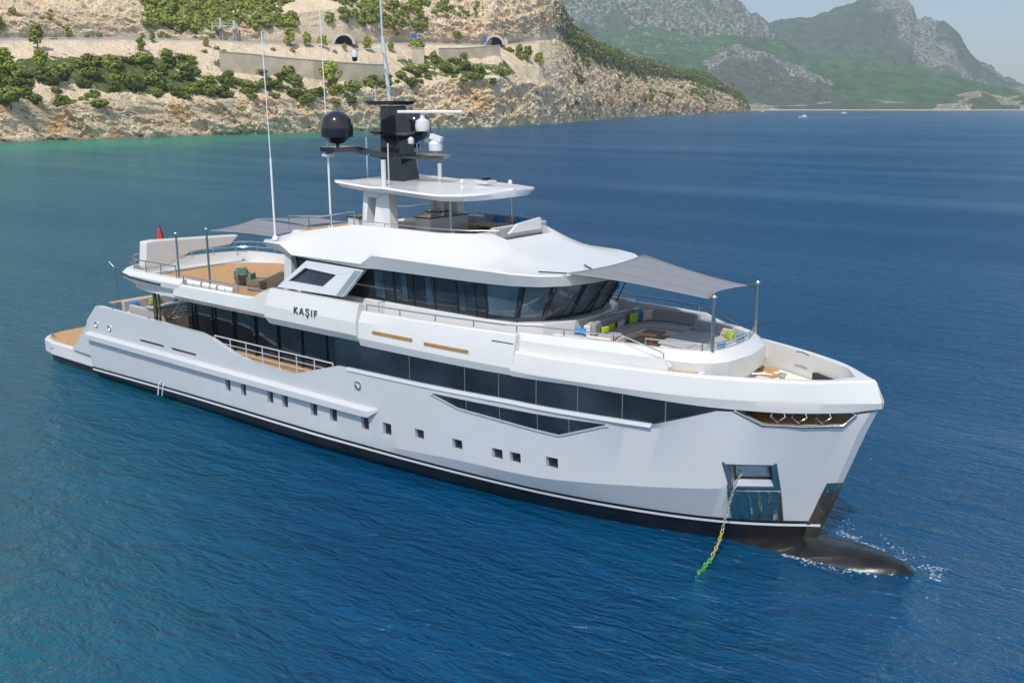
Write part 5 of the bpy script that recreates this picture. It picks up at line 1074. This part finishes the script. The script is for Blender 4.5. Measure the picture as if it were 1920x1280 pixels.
# ================================================================== FAR MOUNTAINS
def mnt_mat(name, rock, grn, cover, ns=.006):
    m_ = bpy.data.materials.new(name); m_.use_nodes = True; n = m_.node_tree.nodes; l = m_.node_tree.links; b = n['Principled BSDF']; b.inputs['Roughness'].default_value = .95; b.inputs['Specular IOR Level'].default_value = .1
    g = n.new('ShaderNodeNewGeometry')
    def no(s,d=6,r=.65):
        t = n.new('ShaderNodeTexNoise'); t.inputs['Scale'].default_value = s; t.inputs['Detail'].default_value = d; t.inputs['Roughness'].default_value = r; l.new(g.outputs['Position'], t.inputs['Vector']); return t.outputs['Fac']
    def mixc(f,a,b_):
        x = n.new('ShaderNodeMix'); x.data_type = 'RGBA'; l.new(f, x.inputs['Factor'])
        for k,v in (('A',a),('B',b_)):
            if isinstance(v, tuple): x.inputs[k].default_value = (*v,1)
            else: l.new(v, x.inputs[k])
        return x.outputs['Result']
    def mr(s,a,b_): r = n.new('ShaderNodeMapRange'); r.inputs['From Min'].default_value = a; r.inputs['From Max'].default_value = b_; l.new(s, r.inputs['Value']); return r.outputs[0]
    at = n.new('ShaderNodeAttribute'); at.attribute_name = 'veg'
    rk = mixc(mr(no(ns*2),.4,.62), rock, tuple(c*.72 for c in rock)); gn = mixc(mr(no(ns*3),.4,.6), grn, tuple(c*1.7 for c in grn))
    s = n.new('ShaderNodeMath'); s.operation = 'ADD'; l.new(no(ns*11,8,.78), s.inputs[0]); k = n.new('ShaderNodeMath'); k.operation = 'MULTIPLY'; k.inputs[1].default_value = .30; l.new(at.outputs['Fac'], k.inputs[0]); l.new(k.outputs[0], s.inputs[1])
    l.new(mixc(mr(s.outputs[0],cover,cover+.05), rk, gn), b.inputs['Base Color'])
    return m_
def mountain(name, crest, D1, foot, D0, mt, veg, na, seed, u0, u1, du=2.0, nr=90, power=1.0, sz_=1.0, beach=False):
    u = np.arange(u0, u1, du); t = np.concatenate([np.linspace(0,1,nr), 1+np.linspace(.05,1,14)]); T, U = np.meshgrid(t, u, indexing='ij')
    Dc = D1 + 0*U; cy = pw(crest, True)(U); zc_ = zlev(cy, Dc); Df = pw(foot)(U)+0*U
    prof_ = np.where(T <= 1, T**power, 1-(T-1)*.9); D = Df+(Dc-Df)*np.minimum(T,1)+np.maximum(T-1,0)*(Dc-Df)*.8
    Z = 1.0 + (zc_-1.0)*prof_; Pm = at_px(U, D, Z); a = Pm[...,0]*Rt.x+Pm[...,1]*Rt.y; d = Pm[...,0]*Fh.x+Pm[...,1]*Fh.y; f = np.clip(T*5,0,1)*np.clip((zc_)/150,0.1,1)
    nn = ridged(a/(420*sz_), d/(420*sz_), 0, 7, .58, seed)-.6; n2 = fbm(a/(120*sz_), d/(120*sz_), 0, 5, .6, seed+9)-.5
    Pm[...,2] = np.maximum(Pm[...,2]+(nn*na+n2*na*.35)*f, .6+0*Z); 
    vg = veg(U, T, a, d); o = grid_mesh(name, Pm, mt, {'veg': np.clip(vg,0,1)}, False); return tag(o, kind='structure')
RK = (.29,.275,.24)
MF = mnt_mat('far_limestone', RK, (.045,.065,.035), .60, .0045); MG = mnt_mat('far_forest', (.30,.28,.22), (.035,.072,.026), .50, .004); MD = mnt_mat('dark_hill', (.36,.33,.30), (.050,.060,.042), .585, .007)
f0 = [(800,4300),(2400,4300)]
mountain('mountain', [(900,-60),(1040,-35),(1100,-50),(1200,-45),(1300,-22),(1350,-5),(1385,12),(1420,45),(1446,80),(1480,120),(1530,160)], 5600, [(800,4700),(2400,4700)], 0, MF, lambda U,T,a,d: .48+.5*np.clip((fbm(a/420,d/420,0,5,.6,4)-.52)*7,0,1)+.6*np.clip((.3-T)*6,0,1), 190, 5, 940, 1560, 1.6, 110, .9)
mountain('mountain', [(1330,110),(1380,70),(1420,50),(1450,44),(1480,38),(1510,35),(1550,27),(1585,14),(1612,5),(1640,2),(1655,-8),(1680,-8),(1694,0),(1704,26),(1722,34),(1745,50),(1772,58),(1800,88),(1830,112),(1850,122),(1880,145),(1920,168),(1990,190)], 6400, [(800,5000),(2400,5000)], 0, MF, lambda U,T,a,d: .43+.6*np.clip((1650+60*(fbm(a/260,d/260,0,4,.6,19)-.5)*4-U)/90,0,1)*np.clip((T-.35)*4,0,1)*(.4+fbm(a/300,d/300,0,4,.6,16))+.6*np.clip((.42-T)*5,0,1)+.5*np.clip((fbm(a/400,d/400,0,4,.55,14)-.5)*6,0,1), 150, 15, 1320, 2100, 1.6, 110, .85)
mountain('forest_slope', [(1060,95),(1110,66),(1150,58),(1250,62),(1330,70),(1400,78),(1460,88),(1520,108),(1600,116),(1690,122),(1760,135),(1830,145),(1900,166),(1990,186),(2300,196)], 4900, [(800,3700),(2400,3700)], 0, MG, lambda U,T,a,d: np.where(fbm(a/420,d/420,0,4,.5,24)>.40,.85,.35), 95, 25, 1040, 2300, 2.0, 90, .8)
mountain('rocky_hill', [(1240,196),(1275,150),(1300,128),(1335,106),(1372,90),(1400,94),(1440,108),(1490,126),(1540,150),(1600,176),(1660,190),(1720,197),(1760,200)], 4250, [(800,3550),(2400,3550)], 0, MD, lambda U,T,a,d: .45+.4*(T<.25)+.25*(fbm(a/300,d/300,0,3,.5,34)>.5), 60, 35, 1230, 1770, 1.6, 90, .8, .6)
mountain('coastal_hills', [(1380,196),(1420,186),(1450,192),(1500,190),(1560,187),(1600,191),(1640,188),(1700,192),(1730,188),(1790,178),(1815,172),(1835,170),(1855,174),(1890,180),(1930,176),(1960,182),(2300,190)], 3720, [(800,3480),(2400,3480)], 0, mnt_mat('pale_earth_hills', (.50,.42,.32), (.045,.065,.028), .56, .012), lambda U,T,a,d: .32+.5*(fbm(a/120,d/120,0,3,.5,44)>.48), 20, 45, 1370, 2300, 2.0, 40, .7, .3)
BE = mat('beach_sand', (.60,.52,.40), .95, noise=.2, nscale=.02)
b0 = [tuple(at_px(u, 3392+14*math.sin(u/31.), .3)) for u in np.arange(1370,2420,10)]; b1 = [tuple(at_px(u, 3500, 3.2)) for u in np.arange(1370,2420,10)]; b2 = [tuple(at_px(u, 3640, 4)) for u in np.arange(1370,2420,10)]
tag(MB().loft([b0,b1,b2]).build('beach', BE, None), kind='structure')
# small craft far out
def boat(u, y, L_, label, rz=0, c=WHITE):
    D = 15.0/math.tan(math.atan((y-640)/1800.0)+PITCH) if True else 0; p = Vector(at_px(u, D, 0)); e = empty('motor_boat', p, label, 'boat', 'small boats far out'); e.rotation_euler = (0,0,TH+rz)
    h_ = MB(); xs = np.linspace(-L_/2,L_/2,9); w_ = [L_*.16*math.sqrt(max(0,1-max(0,(x/L_*2))**2.2))+.02 for x in xs]
    h_.loft([[(x,-k,1.3) for x,k in zip(xs,w_)],[(x,-k*.6,-.3) for x,k in zip(xs,w_)],[(x,k*.6,-.3) for x,k in zip(xs,w_)],[(x,k,1.3) for x,k in zip(xs,w_)]],close=True,caps=True).build('hull', c, e)
    MB().prism([(-L_*.2,-L_*.09,3.2),(L_*.08,-L_*.08,3.2),(L_*.08,L_*.08,3.2),(-L_*.2,L_*.09,3.2)],[(-L_*.25,-L_*.1,1.2),(L_*.15,-L_*.09,1.2),(L_*.15,L_*.09,1.2),(-L_*.25,L_*.1,1.2)]).build('cabin', c, e)
    return e, p
e, p = boat(1508,220.5,13,'tiny white speedboat far out, trailing a short white wake',math.pi)
wk = MB(); 
for i in range(60): x = i*1.6; wk.box((p.x+Rt.x*(x+6), p.y+Rt.y*(x+6), .05),(1.8,.8+2.2*random.random(),.12),rz=TH+random.uniform(-.3,.3))
tag(wk.build('wake', FOAM, None), 'short white wake trailing the far speedboat', 'wake', kind='stuff')
boat(1585,213.5,16,'tiny pale motor boat lying far out near the beach, right of the speedboat',.4,CREAM); boat(1431,210.6,12,'tiny white boat close under the far end of the rocky headland',.2)
# ================================================================== AIR
hz_ = MB().add([(x,y,z) for z in (-12,1400) for x,y in ((-13800,-13800),(13800,-13800),(13800,13800),(-13800,13800))],[(3,2,1,0),(4,5,6,7),(0,1,5,4),(1,2,6,5),(2,3,7,6),(3,0,4,7)])
hm = bpy.data.materials.new('haze_air'); hm.use_nodes = True; hn = hm.node_tree; hn.nodes.remove(hn.nodes['Principled BSDF']); pv = hn.nodes.new('ShaderNodeVolumePrincipled')
pv.inputs['Color'].default_value = (.78,.91,1,1); pv.inputs['Density'].default_value = 1.0e-4; pv.inputs['Anisotropy'].default_value = .2; hn.links.new(pv.outputs[0], hn.nodes['Material Output'].inputs['Volume'])
tag(hz_.build('haze', hm, None), kind='stuff')
